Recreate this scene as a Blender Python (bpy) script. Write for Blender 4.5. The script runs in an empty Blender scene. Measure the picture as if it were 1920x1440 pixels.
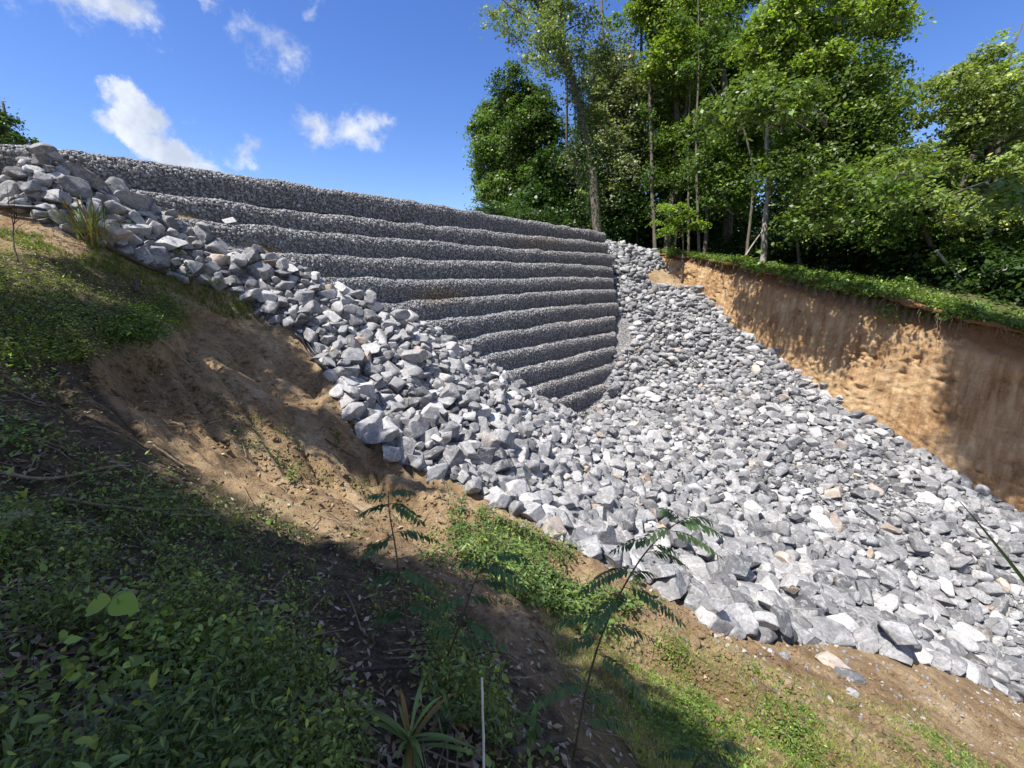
import bpy, math, random
import numpy as np
from mathutils import Vector, Matrix

rng = np.random.default_rng(7)
random.seed(7)
scene = bpy.context.scene
COL = scene.collection

# ------------------------------------------------------------------ camera
FPX = 805.0                       # focal length in photograph pixels (1920 wide)
PITCH = math.atan(195.0 / FPX)    # looking slightly down
cam_data = bpy.data.cameras.new("camera")
cam_data.sensor_width = 36.0
cam_data.lens = 36.0 * FPX / 1920.0
cam_data.clip_start = 0.05
cam_data.clip_end = 3000.0
cam = bpy.data.objects.new("camera", cam_data)
COL.objects.link(cam)
cam.location = (0, 0, 0)
cam.rotation_euler = (math.pi / 2 - PITCH, 0, 0)
scene.camera = cam
CP, SP = math.cos(PITCH), math.sin(PITCH)

# ------------------------------------------------------------------ sun and sky
SUN_EL = math.radians(63)
SUN_H = np.array([-0.86, -0.51])              # horizontal direction towards the sun
SUN_H = SUN_H / np.linalg.norm(SUN_H)
SUN = np.array([SUN_H[0] * math.cos(SUN_EL), SUN_H[1] * math.cos(SUN_EL), math.sin(SUN_EL)])
sd = bpy.data.lights.new("sun", 'SUN')
sd.energy = 5.0
sd.angle = math.radians(0.55)
sd.color = (1.0, 0.95, 0.87)
sun = bpy.data.objects.new("sun", sd)
COL.objects.link(sun)
sun.rotation_euler = Vector(SUN.tolist()).to_track_quat('Z', 'Y').to_euler()
sun.location = (0, 0, 60)

scene.view_settings.view_transform = 'Standard'
scene.view_settings.look = 'None'
scene.view_settings.gamma = 1.0
scene.view_settings.exposure = 0.80
scene.cycles.max_bounces = 8
scene.cycles.transparent_max_bounces = 8


def pdir(px, py):
    u = (np.asarray(px, float) - 960) / FPX
    v = (720 - np.asarray(py, float)) / FPX
    return np.stack([u, CP + SP * v, -SP + CP * v], -1)


def pt(px, py, t):
    return pdir(px, py) * np.asarray(t, float)[..., None]


def project(P):
    P = np.asarray(P, float)
    d = P[..., 1] * CP - P[..., 2] * SP
    d = np.where(np.abs(d) < 1e-6, 1e-6, d)
    up = P[..., 1] * SP + P[..., 2] * CP
    return 960 + FPX * P[..., 0] / d, 720 - FPX * up / d, d


def build_world():
    w = bpy.data.worlds.new("World")
    scene.world = w
    w.use_nodes = True
    nt = w.node_tree
    nt.nodes.clear()
    N = nt.nodes.new
    L = nt.links.new
    out = N('ShaderNodeOutputWorld')
    bg = N('ShaderNodeBackground')
    bg.inputs['Strength'].default_value = 0.135
    sky = N('ShaderNodeTexSky')
    sky.sky_type = 'NISHITA'
    sky.sun_disc = False
    sky.sun_elevation = SUN_EL
    sky.sun_rotation = math.atan2(SUN_H[0], SUN_H[1])
    sky.altitude = 400
    sky.air_density = 1.0
    sky.dust_density = 0.35
    sky.ozone_density = 3.0
    hsv = N('ShaderNodeHueSaturation')
    hsv.inputs['Saturation'].default_value = 1.24
    hsv.inputs['Hue'].default_value = 0.516
    hsv.inputs['Value'].default_value = 0.86
    L(sky.outputs[0], hsv.inputs['Color'])
    tc = N('ShaderNodeTexCoord')
    nrm = N('ShaderNodeVectorMath'); nrm.operation = 'NORMALIZE'
    L(tc.outputs['Generated'], nrm.inputs[0])

    def noise(scale, det, rough, off):
        mp = N('ShaderNodeMapping')
        mp.inputs['Location'].default_value = off
        L(nrm.outputs[0], mp.inputs[0])
        n = N('ShaderNodeTexNoise')
        n.inputs['Scale'].default_value = scale
        n.inputs['Detail'].default_value = det
        n.inputs['Roughness'].default_value = rough
        L(mp.outputs[0], n.inputs[0])
        return n
    n1 = noise(7.0, 9, 0.62, (3.1, 1.7, 0.4))
    n2 = noise(22.0, 8, 0.68, (0.3, 5.7, 2.4))

    def math_(op, a, b=None, c=None):
        m = N('ShaderNodeMath'); m.operation = op
        for i, x in enumerate((a, b, c)):
            if x is None:
                continue
            if isinstance(x, (int, float)):
                m.inputs[i].default_value = x
            else:
                L(x, m.inputs[i])
        return m.outputs[0]
    # warp the direction with noise so the cloud edges are ragged
    wn = noise(9.0, 8, 0.65, (7.3, 2.2, 9.1))
    sub = N('ShaderNodeVectorMath'); sub.operation = 'SUBTRACT'
    L(wn.outputs['Color'], sub.inputs[0]); sub.inputs[1].default_value = (0.5, 0.5, 0.5)
    scl = N('ShaderNodeVectorMath'); scl.operation = 'SCALE'
    L(sub.outputs[0], scl.inputs[0]); scl.inputs['Scale'].default_value = 0.16
    add = N('ShaderNodeVectorMath'); add.operation = 'ADD'
    L(nrm.outputs[0], add.inputs[0]); L(scl.outputs[0], add.inputs[1])
    # cloud puffs: (px, py, angular size across, angular size up, weight)
    puffs = CLOUDS
    total = None
    for (px, py, ax, ay, wt) in puffs:
        d = pdir(px, py); d = d / np.linalg.norm(d)
        right = np.cross(d, [0, 0, 1]); right /= np.linalg.norm(right)
        upv = np.cross(right, d)
        def dotv(vec, scale):
            v = N('ShaderNodeVectorMath'); v.operation = 'DOT_PRODUCT'
            L(add.outputs[0], v.inputs[0]); v.inputs[1].default_value = tuple((vec / scale).tolist())
            return v.outputs['Value']
        a = dotv(right, ax); b = dotv(upv, ay)
        fr = dotv(d, 1.0)
        r2 = math_('ADD', math_('MULTIPLY', a, a), math_('MULTIPLY', b, b))
        g = math_('MULTIPLY', math_('SUBTRACT', 1.0, math_('MINIMUM', math_('SQRT', r2), 1.0)), wt)
        g = math_('MULTIPLY', g, math_('GREATER_THAN', fr, 0.3))
        total = g if total is None else math_('MAXIMUM', total, g)
    # erode by noise
    e = math_('ADD', total, math_('MULTIPLY', math_('SUBTRACT', n1.outputs['Fac'], 0.5), 1.1))
    e = math_('ADD', e, math_('MULTIPLY', math_('SUBTRACT', n2.outputs['Fac'], 0.5), 0.75))
    ramp = N('ShaderNodeMapRange')
    ramp.interpolation_type = 'SMOOTHSTEP'
    ramp.inputs['From Min'].default_value = 0.27
    ramp.inputs['From Max'].default_value = 0.98
    L(e, ramp.inputs['Value'])
    gate = math_('MULTIPLY', ramp.outputs[0], math_('MINIMUM', math_('MULTIPLY', total, 6.0), 1.0))
    gate = math_('MULTIPLY', gate, 0.93)
    # broken cloud added out of view, behind and above the viewer, for neutral fill
    bd = N('ShaderNodeVectorMath'); bd.operation = 'DOT_PRODUCT'
    L(nrm.outputs[0], bd.inputs[0]); bd.inputs[1].default_value = (0.0, 0.96, -0.10)
    bk = N('ShaderNodeMapRange'); bk.inputs['From Min'].default_value = 0.42; bk.inputs['From Max'].default_value = 0.18
    L(bd.outputs['Value'], bk.inputs['Value'])
    n5 = noise(3.2, 9, 0.6, (1.1, 8.3, 4.4))
    cr = N('ShaderNodeMapRange'); cr.inputs['From Min'].default_value = 0.44; cr.inputs['From Max'].default_value = 0.60
    L(n5.outputs['Fac'], cr.inputs['Value'])
    gate = math_('MAXIMUM', gate, math_('MULTIPLY', math_('MULTIPLY', cr.outputs[0], bk.outputs[0]), 0.80))
    mix = N('ShaderNodeMix'); mix.data_type = 'RGBA'
    L(gate, mix.inputs[0])
    L(hsv.outputs[0], mix.inputs[6])
    n6 = noise(11.0, 6, 0.6, (4.1, 0.7, 2.9))
    cm = N('ShaderNodeMix'); cm.data_type = 'RGBA'
    cmr = N('ShaderNodeMapRange'); cmr.inputs['From Min'].default_value = 0.38; cmr.inputs['From Max'].default_value = 0.58
    L(n6.outputs['Fac'], cmr.inputs['Value']); L(cmr.outputs[0], cm.inputs[0])
    cm.inputs[6].default_value = (2.7, 3.0, 3.6, 1); cm.inputs[7].default_value = (4.1, 4.3, 4.6, 1)
    L(cm.outputs[2], mix.inputs[7])
    L(mix.outputs[2], bg.inputs['Color'])
    L(bg.outputs[0], out.inputs['Surface'])


CLOUDS = [
    (285, 225, 0.055, 0.052, 1.5), (262, 262, 0.060, 0.036, 1.4), (335, 285, 0.085, 0.042, 1.5), (405, 318, 0.09, 0.03, 1.3),
    (462, 278, 0.05, 0.035, 0.85), (610, 235, 0.075, 0.05, 1.0), (670, 240, 0.10, 0.055, 1.0), (720, 235, 0.06, 0.04, 0.75),
    (520, 85, 0.09, 0.05, 0.62), (560, 110, 0.07, 0.05, 0.68), (480, 60, 0.06, 0.03, 0.5),
    (120, -10, 0.14, 0.06, 1.0), (230, 15, 0.10, 0.06, 1.15), (275, 45, 0.05, 0.045, 1.0),
    (600, 0, 0.05, 0.035, 0.7), (395, 0, 0.04, 0.02, 0.6), (830, 300, 0.03, 0.02, 0.3),
    (-600, 200, 0.3, 0.1, 1.1), (2600, 100, 0.35, 0.1, 1.0)]
build_world()

# ------------------------------------------------------------------ noise
def _hash(ix, iy, iz, s):
    h = (ix * 374761393 + iy * 668265263 + iz * 2147483647 + s * 974634777) & 0xffffffff
    h = ((h ^ (h >> 13)) * 1274126177) & 0xffffffff
    h = h ^ (h >> 16)
    return (h & 0xffffff) / float(0xffffff)


def vnoise(x, y, z=0.0, seed=0):
    x, y, z = np.broadcast_arrays(np.asarray(x, float), np.asarray(y, float), np.asarray(z, float))
    ix, iy, iz = np.floor(x).astype(np.int64), np.floor(y).astype(np.int64), np.floor(z).astype(np.int64)
    fx, fy, fz = x - ix, y - iy, z - iz
    fx, fy, fz = [f * f * (3 - 2 * f) for f in (fx, fy, fz)]
    r = 0
    for dx in (0, 1):
        for dy in (0, 1):
            for dz in (0, 1):
                w = (fx if dx else 1 - fx) * (fy if dy else 1 - fy) * (fz if dz else 1 - fz)
                r = r + w * _hash(ix + dx, iy + dy, iz + dz, seed)
    return r * 2 - 1


def fbm(x, y, z=0.0, seed=0, octv=4, gain=0.5):
    a, f, s, n = 1.0, 1.0, 0.0, 0.0
    for o in range(octv):
        s = s + a * vnoise(np.asarray(x) * f, np.asarray(y) * f, np.asarray(z) * f, seed + o * 17)
        n += a; a *= gain; f *= 2.03
    return s / n


def sstep(a, b, x):
    t = np.clip((x - a) / (b - a), 0, 1)
    return t * t * (3 - 2 * t)


def in_poly(px, py, poly):
    px = np.asarray(px, float); py = np.asarray(py, float)
    r = np.zeros(px.shape, bool)
    n = len(poly)
    for i in range(n):
        x0, y0 = poly[i]; x1, y1 = poly[(i + 1) % n]
        if y0 == y1:
            continue
        c = ((y0 > py) != (y1 > py)) & (px < (x1 - x0) * (py - y0) / (y1 - y0) + x0)
        r ^= c
    return r


# ------------------------------------------------------------------ mesh and naming helpers
def mesh_obj(name, verts, faces=None, mat=None, parent=None, smooth=False, attrs=None, tris=None, quads=None):
    """verts (n,3) array. faces: (m,3) or (m,4) array"""
    me = bpy.data.meshes.new(name)
    verts = np.ascontiguousarray(verts, dtype=np.float32)
    faces = np.ascontiguousarray(faces, dtype=np.int32)
    k = faces.shape[1]
    me.vertices.add(len(verts)); me.vertices.foreach_set('co', verts.ravel())
    me.loops.add(faces.size); me.loops.foreach_set('vertex_index', faces.ravel())
    me.polygons.add(len(faces))
    me.polygons.foreach_set('loop_start', np.arange(0, faces.size, k, dtype=np.int32))
    me.polygons.foreach_set('loop_total', np.full(len(faces), k, dtype=np.int32))
    if smooth:
        me.polygons.foreach_set('use_smooth', np.ones(len(faces), dtype=bool))
    me.update(calc_edges=True)
    for an, (typ, dat) in (attrs or {}).items():
        a = me.attributes.new(an, typ, 'POINT')
        dat = np.ascontiguousarray(dat, dtype=np.float32)
        a.data.foreach_set('vector' if typ == 'FLOAT_VECTOR' else ('color' if typ == 'FLOAT_COLOR' else 'value'), dat.ravel())
    if mat:
        me.materials.append(mat)
    o = bpy.data.objects.new(name, me)
    COL.objects.link(o)
    if parent is not None:
        o.parent = parent
    return o


def tag(o, label=None, cat=None, group=None, kind=None):
    if label: o['label'] = label
    if cat: o['category'] = cat
    if group: o['group'] = group
    if kind: o['kind'] = kind
    return o


def thing(name, label, cat, loc=(0, 0, 0), group=None):
    o = bpy.data.objects.new(name, None)
    o.empty_display_size = 0.2
    COL.objects.link(o)
    o.location = tuple(float(c) for c in loc)
    return tag(o, label, cat, group)


def part(name, parent, verts, faces, mat, **kw):
    """a child mesh; verts are given in world space"""
    v = np.asarray(verts, float) - np.array(parent['_w'] if '_w' in parent else world_loc(parent))
    return mesh_obj(name, v, faces, mat, parent, **kw)


def world_loc(o):
    l = Vector((0, 0, 0))
    while o is not None:
        l = l + o.location
        o = o.parent
    return (l.x, l.y, l.z)


def tube(path, radii, sides=7, cap=True):
    """tapered tube along a polyline"""
    path = np.asarray(path, float); n = len(path)
    radii = np.broadcast_to(np.asarray(radii, float), (n,))
    tan = np.gradient(path, axis=0)
    tan /= np.linalg.norm(tan, axis=1)[:, None] + 1e-9
    ref = np.array([0.0, 0, 1]) if abs(tan[0][2]) < 0.8 else np.array([1.0, 0, 0])
    a = np.cross(tan, ref); a /= np.linalg.norm(a, axis=1)[:, None] + 1e-9
    b = np.cross(tan, a)
    ang = np.linspace(0, 2 * np.pi, sides, endpoint=False)
    ring = path[:, None, :] + radii[:, None, None] * (np.cos(ang)[None, :, None] * a[:, None, :] + np.sin(ang)[None, :, None] * b[:, None, :])
    V = ring.reshape(-1, 3)
    i = np.arange(n - 1)[:, None] * sides
    j = np.arange(sides)[None, :]
    j2 = (j + 1) % sides
    F = np.stack([i + j, i + j2, i + sides + j2, i + sides + j], -1).reshape(-1, 4)
    if cap:
        V = np.vstack([V, path[0], path[-1]])
        c0, c1 = len(V) - 2, len(V) - 1
        jj = np.arange(sides); jj2 = (jj + 1) % sides
        e = (n - 1) * sides
        F = np.vstack([F, np.stack([jj2, jj, np.full(sides, c0), np.full(sides, c0)], -1),
                       np.stack([e + jj, e + jj2, np.full(sides, c1), np.full(sides, c1)], -1)])
    return V, F


def join(pieces):
    Vs, Fs, o = [], [], 0
    for V, F in pieces:
        Vs.append(V); Fs.append(F + o); o += len(V)
    return np.vstack(Vs), np.vstack(Fs)


def fix_tri_quads(F):
    return F


def smooth_path(pts, n=20):
    pts = np.asarray(pts, float)
    if len(pts) < 3:
        s = np.linspace(0, 1, n)[:, None]
        return pts[0] * (1 - s) + pts[-1] * s
    P = np.vstack([2 * pts[0] - pts[1], pts, 2 * pts[-1] - pts[-2]])
    out = []
    m = len(pts) - 1
    for q in np.linspace(0, m, n):
        k = min(int(q), m - 1); t = q - k
        p0, p1, p2, p3 = P[k], P[k + 1], P[k + 2], P[k + 3]
        out.append(0.5 * ((2 * p1) + (-p0 + p2) * t + (2 * p0 - 5 * p1 + 4 * p2 - p3) * t * t + (-p0 + 3 * p1 - 3 * p2 + p3) * t ** 3))
    return np.array(out)


# ------------------------------------------------------------------ materials
def new_mat(name):
    m = bpy.data.materials.new(name)
    m.use_nodes = True
    nt = m.node_tree
    nt.nodes.clear()
    return m, nt, nt.nodes.new, nt.links.new


def ramp_node(N, stops):
    r = N('ShaderNodeValToRGB')
    el = r.color_ramp.elements
    while len(el) < len(stops):
        el.new(0.5)
    for e, (p, c) in zip(el, stops):
        e.position = p
        e.color = (c[0], c[1], c[2], 1)
    return r


def mix_rgb(N, L, fac, a, b, mode='MIX'):
    m = N('ShaderNodeMix'); m.data_type = 'RGBA'; m.blend_type = mode
    for i, x in ((0, fac), (6, a), (7, b)):
        if isinstance(x, (int, float)):
            m.inputs[i].default_value = x
        elif isinstance(x, tuple):
            m.inputs[i].default_value = (x[0], x[1], x[2], 1)
        else:
            L(x, m.inputs[i])
    return m.outputs[2]


def mathn(N, L, op, a, b=0.0):
    m = N('ShaderNodeMath'); m.operation = op
    for i, x in enumerate((a, b)):
        if isinstance(x, (int, float)):
            m.inputs[i].default_value = x
        else:
            L(x, m.inputs[i])
    return m.outputs[0]


def noise_n(N, L, vec, scale, det=5, rough=0.55, dist=0.0):
    n = N('ShaderNodeTexNoise')
    n.inputs['Scale'].default_value = scale
    n.inputs['Detail'].default_value = det
    n.inputs['Roughness'].default_value = rough
    n.inputs['Distortion'].default_value = dist
    if vec is not None:
        L(vec, n.inputs['Vector'])
    return n.outputs['Fac']


def attr_n(N, name):
    a = N('ShaderNodeAttribute'); a.attribute_name = name
    return a


def rock_material(name, lo, mid, hi, vein=0.55, scale=1.0, bump=0.35):
    """grey gneiss: tone attribute picks the stone, rc attribute gives stone-local coordinates"""
    m, nt, N, L = new_mat(name)
    out = N('ShaderNodeOutputMaterial'); b = N('ShaderNodeBsdfPrincipled')
    rc = attr_n(N, 'rc').outputs['Vector']; tone = attr_n(N, 'tone').outputs['Fac']
    warm = attr_n(N, 'warm').outputs['Fac']
    base = ramp_node(N, [(0.0, lo), (0.5, mid), (1.0, hi)])
    n1 = noise_n(N, L, rc, 2.6 * scale, 6, 0.65, 0.6)
    t = mathn(N, L, 'ADD', tone, mathn(N, L, 'MULTIPLY', mathn(N, L, 'SUBTRACT', n1, 0.5), 0.9))
    L(t, base.inputs['Fac'])
    # banding and pale veins
    w = N('ShaderNodeTexWave'); w.wave_type = 'BANDS'; w.bands_direction = 'Z'
    w.inputs['Scale'].default_value = 0.8 * scale; w.inputs['Distortion'].default_value = 16.0
    w.inputs['Detail'].default_value = 5; w.inputs['Detail Scale'].default_value = 1.4; w.inputs['Detail Roughness'].default_value = 0.7
    L(rc, w.inputs['Vector'])
    vr = ramp_node(N, [(0.80, (0, 0, 0)), (0.97, (1, 1, 1))])
    L(w.outputs['Fac'], vr.inputs['Fac'])
    vf = mathn(N, L, 'MULTIPLY', vr.outputs['Color'], vein)
    c = mix_rgb(N, L, vf, base.outputs['Color'], (hi[0] * 1.15, hi[1] * 1.15, hi[2] * 1.14))
    n2 = noise_n(N, L, rc, 14 * scale, 8, 0.75)
    sp = ramp_node(N, [(0.35, (0.62, 0.62, 0.64)), (0.55, (1, 1, 1)), (0.75, (1.2, 1.2, 1.18))])
    L(n2, sp.inputs['Fac'])
    c = mix_rgb(N, L, 1.0, c, sp.outputs['Color'], 'MULTIPLY')
    c = mix_rgb(N, L, warm, c, mix_rgb(N, L, 1.0, c, (1.25, 0.92, 0.62), 'MULTIPLY'))
    L(c, b.inputs['Base Color'])
    b.inputs['Roughness'].default_value = 0.82
    b.inputs['Specular IOR Level'].default_value = 0.35
    n3 = noise_n(N, L, rc, 7 * scale, 10, 0.7, 0.3)
    bp = N('ShaderNodeBump'); bp.inputs['Strength'].default_value = bump; bp.inputs['Distance'].default_value = 0.08
    L(n3, bp.inputs['Height']); L(bp.outputs[0], b.inputs['Normal'])
    L(b.outputs[0], out.inputs[0])
    return m


def leaf_material(name, trans=0.42, rough=0.42, tint=(1.25, 1.35, 0.55)):
    m, nt, N, L = new_mat(name)
    out = N('ShaderNodeOutputMaterial'); b = N('ShaderNodeBsdfPrincipled'); t = N('ShaderNodeBsdfTranslucent')
    c = attr_n(N, 'leafcol').outputs['Color']
    L(c, b.inputs['Base Color'])
    b.inputs['Roughness'].default_value = rough
    b.inputs['Specular IOR Level'].default_value = 0.4
    L(mix_rgb(N, L, 1.0, c, tint, 'MULTIPLY'), t.inputs['Color'])
    mx = N('ShaderNodeMixShader'); mx.inputs[0].default_value = trans
    L(b.outputs[0], mx.inputs[1]); L(t.outputs[0], mx.inputs[2]); L(mx.outputs[0], out.inputs[0])
    return m


def bark_material(name, c0, c1, scale=8.0, moss=0.0):
    m, nt, N, L = new_mat(name)
    out = N('ShaderNodeOutputMaterial'); b = N('ShaderNodeBsdfPrincipled')
    g = N('ShaderNodeNewGeometry')
    mp = N('ShaderNodeMapping'); mp.inputs['Scale'].default_value = (1, 1, 0.22)
    L(g.outputs['Position'], mp.inputs[0])
    n = noise_n(N, L, mp.outputs[0], scale, 7, 0.7, 0.4)
    r = ramp_node(N, [(0.3, c0), (0.7, c1)])
    L(n, r.inputs['Fac'])
    c = r.outputs['Color']
    if moss:
        n2 = noise_n(N, L, g.outputs['Position'], 2.0, 4, 0.6)
        mr = ramp_node(N, [(0.5, (0, 0, 0)), (0.62, (1, 1, 1))]); L(n2, mr.inputs['Fac'])
        c = mix_rgb(N, L, mathn(N, L, 'MULTIPLY', mr.outputs['Color'], moss), c, (0.05, 0.075, 0.02))
    L(c, b.inputs['Base Color']); b.inputs['Roughness'].default_value = 0.9
    bp = N('ShaderNodeBump'); bp.inputs['Strength'].default_value = 0.6; bp.inputs['Distance'].default_value = 0.03
    L(n, bp.inputs['Height']); L(bp.outputs[0], b.inputs['Normal'])
    L(b.outputs[0], out.inputs[0])
    return m


def plain_material(name, col, rough=0.7, metal=0.0):
    m, nt, N, L = new_mat(name)
    out = N('ShaderNodeOutputMaterial'); b = N('ShaderNodeBsdfPrincipled')
    g = N('ShaderNodeNewGeometry')
    n = noise_n(N, L, g.outputs['Position'], 20, 4, 0.6)
    r = ramp_node(N, [(0.3, tuple(c * 0.75 for c in col)), (0.7, tuple(c * 1.2 for c in col))])
    L(n, r.inputs['Fac']); L(r.outputs['Color'], b.inputs['Base Color'])
    b.inputs['Roughness'].default_value = rough; b.inputs['Metallic'].default_value = metal
    L(b.outputs[0], out.inputs[0])
    return m


M_ROCK = rock_material('riprap_stone', (0.085, 0.088, 0.095), (0.235, 0.238, 0.246), (0.48, 0.48, 0.48), vein=0.30)
M_GAB = rock_material('gabion_stone', (0.115, 0.118, 0.126), (0.27, 0.275, 0.284), (0.53, 0.53, 0.53), vein=0.3, scale=2.0, bump=0.15)
M_LEAF = leaf_material('tree_leaf')
M_HERB = leaf_material('herb_leaf', 0.3, 0.45)
M_LITTER = leaf_material('dead_leaf', 0.12, 0.6, (1.0, 0.9, 0.7))
M_BARK = bark_material('grey_brown_bark', (0.045, 0.035, 0.026), (0.17, 0.14, 0.11), moss=0.35)
M_BARKP = bark_material('pale_grey_bark', (0.14, 0.12, 0.10), (0.42, 0.38, 0.33), moss=0.1)
M_TWIG = bark_material('dry_twig_bark', (0.10, 0.075, 0.05), (0.34, 0.27, 0.19), 25)
M_DARK = bark_material('rotten_wood', (0.02, 0.016, 0.012), (0.10, 0.08, 0.06), 20)
M_WIRE = plain_material('galvanised_wire', (0.30, 0.30, 0.30), 0.5, 0.6)
M_FABRIC = plain_material('black_plastic', (0.025, 0.026, 0.03), 0.5)
M_STEM = plain_material('green_brown_stem', (0.06, 0.055, 0.025), 0.6)
M_CANE = plain_material('pale_dry_cane', (0.55, 0.50, 0.40), 0.6)


def ground_material():
    m, nt, N, L = new_mat('hillside_ground')
    out = N('ShaderNodeOutputMaterial'); b = N('ShaderNodeBsdfPrincipled')
    g = N('ShaderNodeNewGeometry'); P = g.outputs['Position']
    z = attr_n(N, 'zone').outputs['Vector']          # x = gravel, y = grass litter, z = dark forest soil
    s = N('ShaderNodeSeparateXYZ'); L(z, s.inputs[0])
    n1 = noise_n(N, L, P, 1.3, 8, 0.6, 0.3)
    n2 = noise_n(N, L, P, 9.0, 8, 0.7)
    n3 = noise_n(N, L, P, 55.0, 5, 0.7)
    soil = ramp_node(N, [(0.34, (0.13, 0.082, 0.045)), (0.46, (0.27, 0.185, 0.105)), (0.55, (0.41, 0.30, 0.18)), (0.66, (0.56, 0.46, 0.32))])
    mixf = mathn(N, L, 'ADD', mathn(N, L, 'MULTIPLY', n1, 0.45), mathn(N, L, 'ADD', mathn(N, L, 'MULTIPLY', n2, 0.35), mathn(N, L, 'MULTIPLY', n3, 0.2)))
    L(mixf, soil.inputs['Fac'])
    v = N('ShaderNodeTexVoronoi'); v.inputs['Scale'].default_value = 22.0; L(P, v.inputs['Vector'])
    grav = ramp_node(N, [(0.0, (0.10, 0.10, 0.10)), (0.5, (0.21, 0.205, 0.20)), (1.0, (0.42, 0.41, 0.40))])
    sp = N('ShaderNodeSeparateColor'); L(v.outputs['Color'], sp.inputs[0]); L(sp.outputs[0], grav.inputs['Fac'])
    gfine = ramp_node(N, [(0.3, (0.6, 0.6, 0.6)), (0.7, (1.15, 1.15, 1.15))]); L(n3, gfine.inputs['Fac'])
    gc = mix_rgb(N, L, 1.0, grav.outputs['Color'], gfine.outputs['Color'], 'MULTIPLY')
    lit = ramp_node(N, [(0.38, (0.040, 0.030, 0.020)), (0.52, (0.13, 0.10, 0.065)), (0.66, (0.27, 0.22, 0.15))])
    L(mathn(N, L, 'ADD', mathn(N, L, 'MULTIPLY', n2, 0.5), mathn(N, L, 'MULTIPLY', n3, 0.5)), lit.inputs['Fac'])
    def soft(x, k=0.5):
        a = mathn(N, L, 'ADD', x, mathn(N, L, 'MULTIPLY', mathn(N, L, 'SUBTRACT', n2, 0.5), k))
        r = N('ShaderNodeMapRange'); r.inputs['From Min'].default_value = 0.35; r.inputs['From Max'].default_value = 0.65
        L(a, r.inputs['Value']); return r.outputs[0]
    c = mix_rgb(N, L, soft(s.outputs[2], 0.8), soil.outputs['Color'], lit.outputs['Color'])
    gr = ramp_node(N, [(0.35, (0.05, 0.07, 0.02)), (0.65, (0.15, 0.17, 0.05))]); L(n3, gr.inputs['Fac'])
    c = mix_rgb(N, L, mathn(N, L, 'MULTIPLY', soft(s.outputs[1], 1.4), 0.8), c, gr.outputs['Color'])
    c = mix_rgb(N, L, soft(s.outputs[0], 0.5), c, gc)
    L(c, b.inputs['Base Color']); b.inputs['Roughness'].default_value = 0.95
    b.inputs['Specular IOR Level'].default_value = 0.15
    h = mathn(N, L, 'ADD', mathn(N, L, 'MULTIPLY', n2, 0.6), mathn(N, L, 'MULTIPLY', n3, 0.35))
    bp = N('ShaderNodeBump'); bp.inputs['Strength'].default_value = 1.0; bp.inputs['Distance'].default_value = 0.11
    L(h, bp.inputs['Height']); L(bp.outputs[0], b.inputs['Normal'])
    L(b.outputs[0], out.inputs[0])
    return m


def bank_material():
    m, nt, N, L = new_mat('cut_clay')
    out = N('ShaderNodeOutputMaterial'); b = N('ShaderNodeBsdfPrincipled')
    g = N('ShaderNodeNewGeometry'); P = g.outputs['Position']
    st = N('ShaderNodeMapping'); st.inputs['Scale'].default_value = (1, 1, 0.12); L(P, st.inputs[0])
    n1 = noise_n(N, L, P, 0.7, 6, 0.6, 0.5)
    n2 = noise_n(N, L, st.outputs[0], 5.0, 7, 0.65, 0.2)
    n3 = noise_n(N, L, P, 16.0, 6, 0.7)
    f = mathn(N, L, 'ADD', mathn(N, L, 'MULTIPLY', n1, 0.35), mathn(N, L, 'ADD', mathn(N, L, 'MULTIPLY', n2, 0.5), mathn(N, L, 'MULTIPLY', n3, 0.15)))
    r = ramp_node(N, [(0.37, (0.18, 0.095, 0.045)), (0.46, (0.33, 0.20, 0.10)), (0.54, (0.44, 0.295, 0.16)), (0.64, (0.56, 0.42, 0.25))])
    L(f, r.inputs['Fac'])
    top = attr_n(N, 'top').outputs['Fac']            # darker brown towards the top of the bank
    tr = N('ShaderNodeMapRange'); tr.inputs['From Min'].default_value = 0.3; tr.inputs['From Max'].default_value = 0.75
    L(mathn(N, L, 'ADD', top, mathn(N, L, 'MULTIPLY', mathn(N, L, 'SUBTRACT', n2, 0.5), 0.9)), tr.inputs['Value'])
    c = mix_rgb(N, L, mathn(N, L, 'MULTIPLY', tr.outputs[0], 0.8), r.outputs['Color'], (0.15, 0.07, 0.03))
    L(c, b.inputs['Base Color']); b.inputs['Roughness'].default_value = 0.95; b.inputs['Specular IOR Level'].default_value = 0.15
    bp = N('ShaderNodeBump'); bp.inputs['Strength'].default_value = 0.7; bp.inputs['Distance'].default_value = 0.12
    L(mathn(N, L, 'ADD', mathn(N, L, 'MULTIPLY', n2, 0.7), mathn(N, L, 'MULTIPLY', n3, 0.4)), bp.inputs['Height']); L(bp.outputs[0], b.inputs['Normal'])
    L(b.outputs[0], out.inputs[0])
    return m


M_GROUND = ground_material()
M_BANK = bank_material()

# ------------------------------------------------------------------ wall plan
TIER_H, BATTER = 0.60, 0.27
WP = np.array([(-12.6, 5.5), (-8.8, 8.65), (-6.0, 11.15), (-2.72, 14.6), (1.2, 19.15), (5.1, 23.7), (6.6, 25.45)])
WPATH = smooth_path(np.hstack([WP, np.zeros((len(WP), 1))]), 400)[:, :2]
_seg = np.linalg.norm(np.diff(WPATH, axis=0), axis=1)
WLEN = np.concatenate([[0], np.cumsum(_seg)])
_tan = np.gradient(WPATH, axis=0); _tan /= np.linalg.norm(_tan, axis=1)[:, None]
for _ in range(30):
    _tan[1:-1] = (_tan[:-2] + _tan[1:-1] * 2 + _tan[2:]) / 4
_tan /= np.linalg.norm(_tan, axis=1)[:, None]
WNRM = np.stack([_tan[:, 1], -_tan[:, 0]], -1)       # towards the gully


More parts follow.
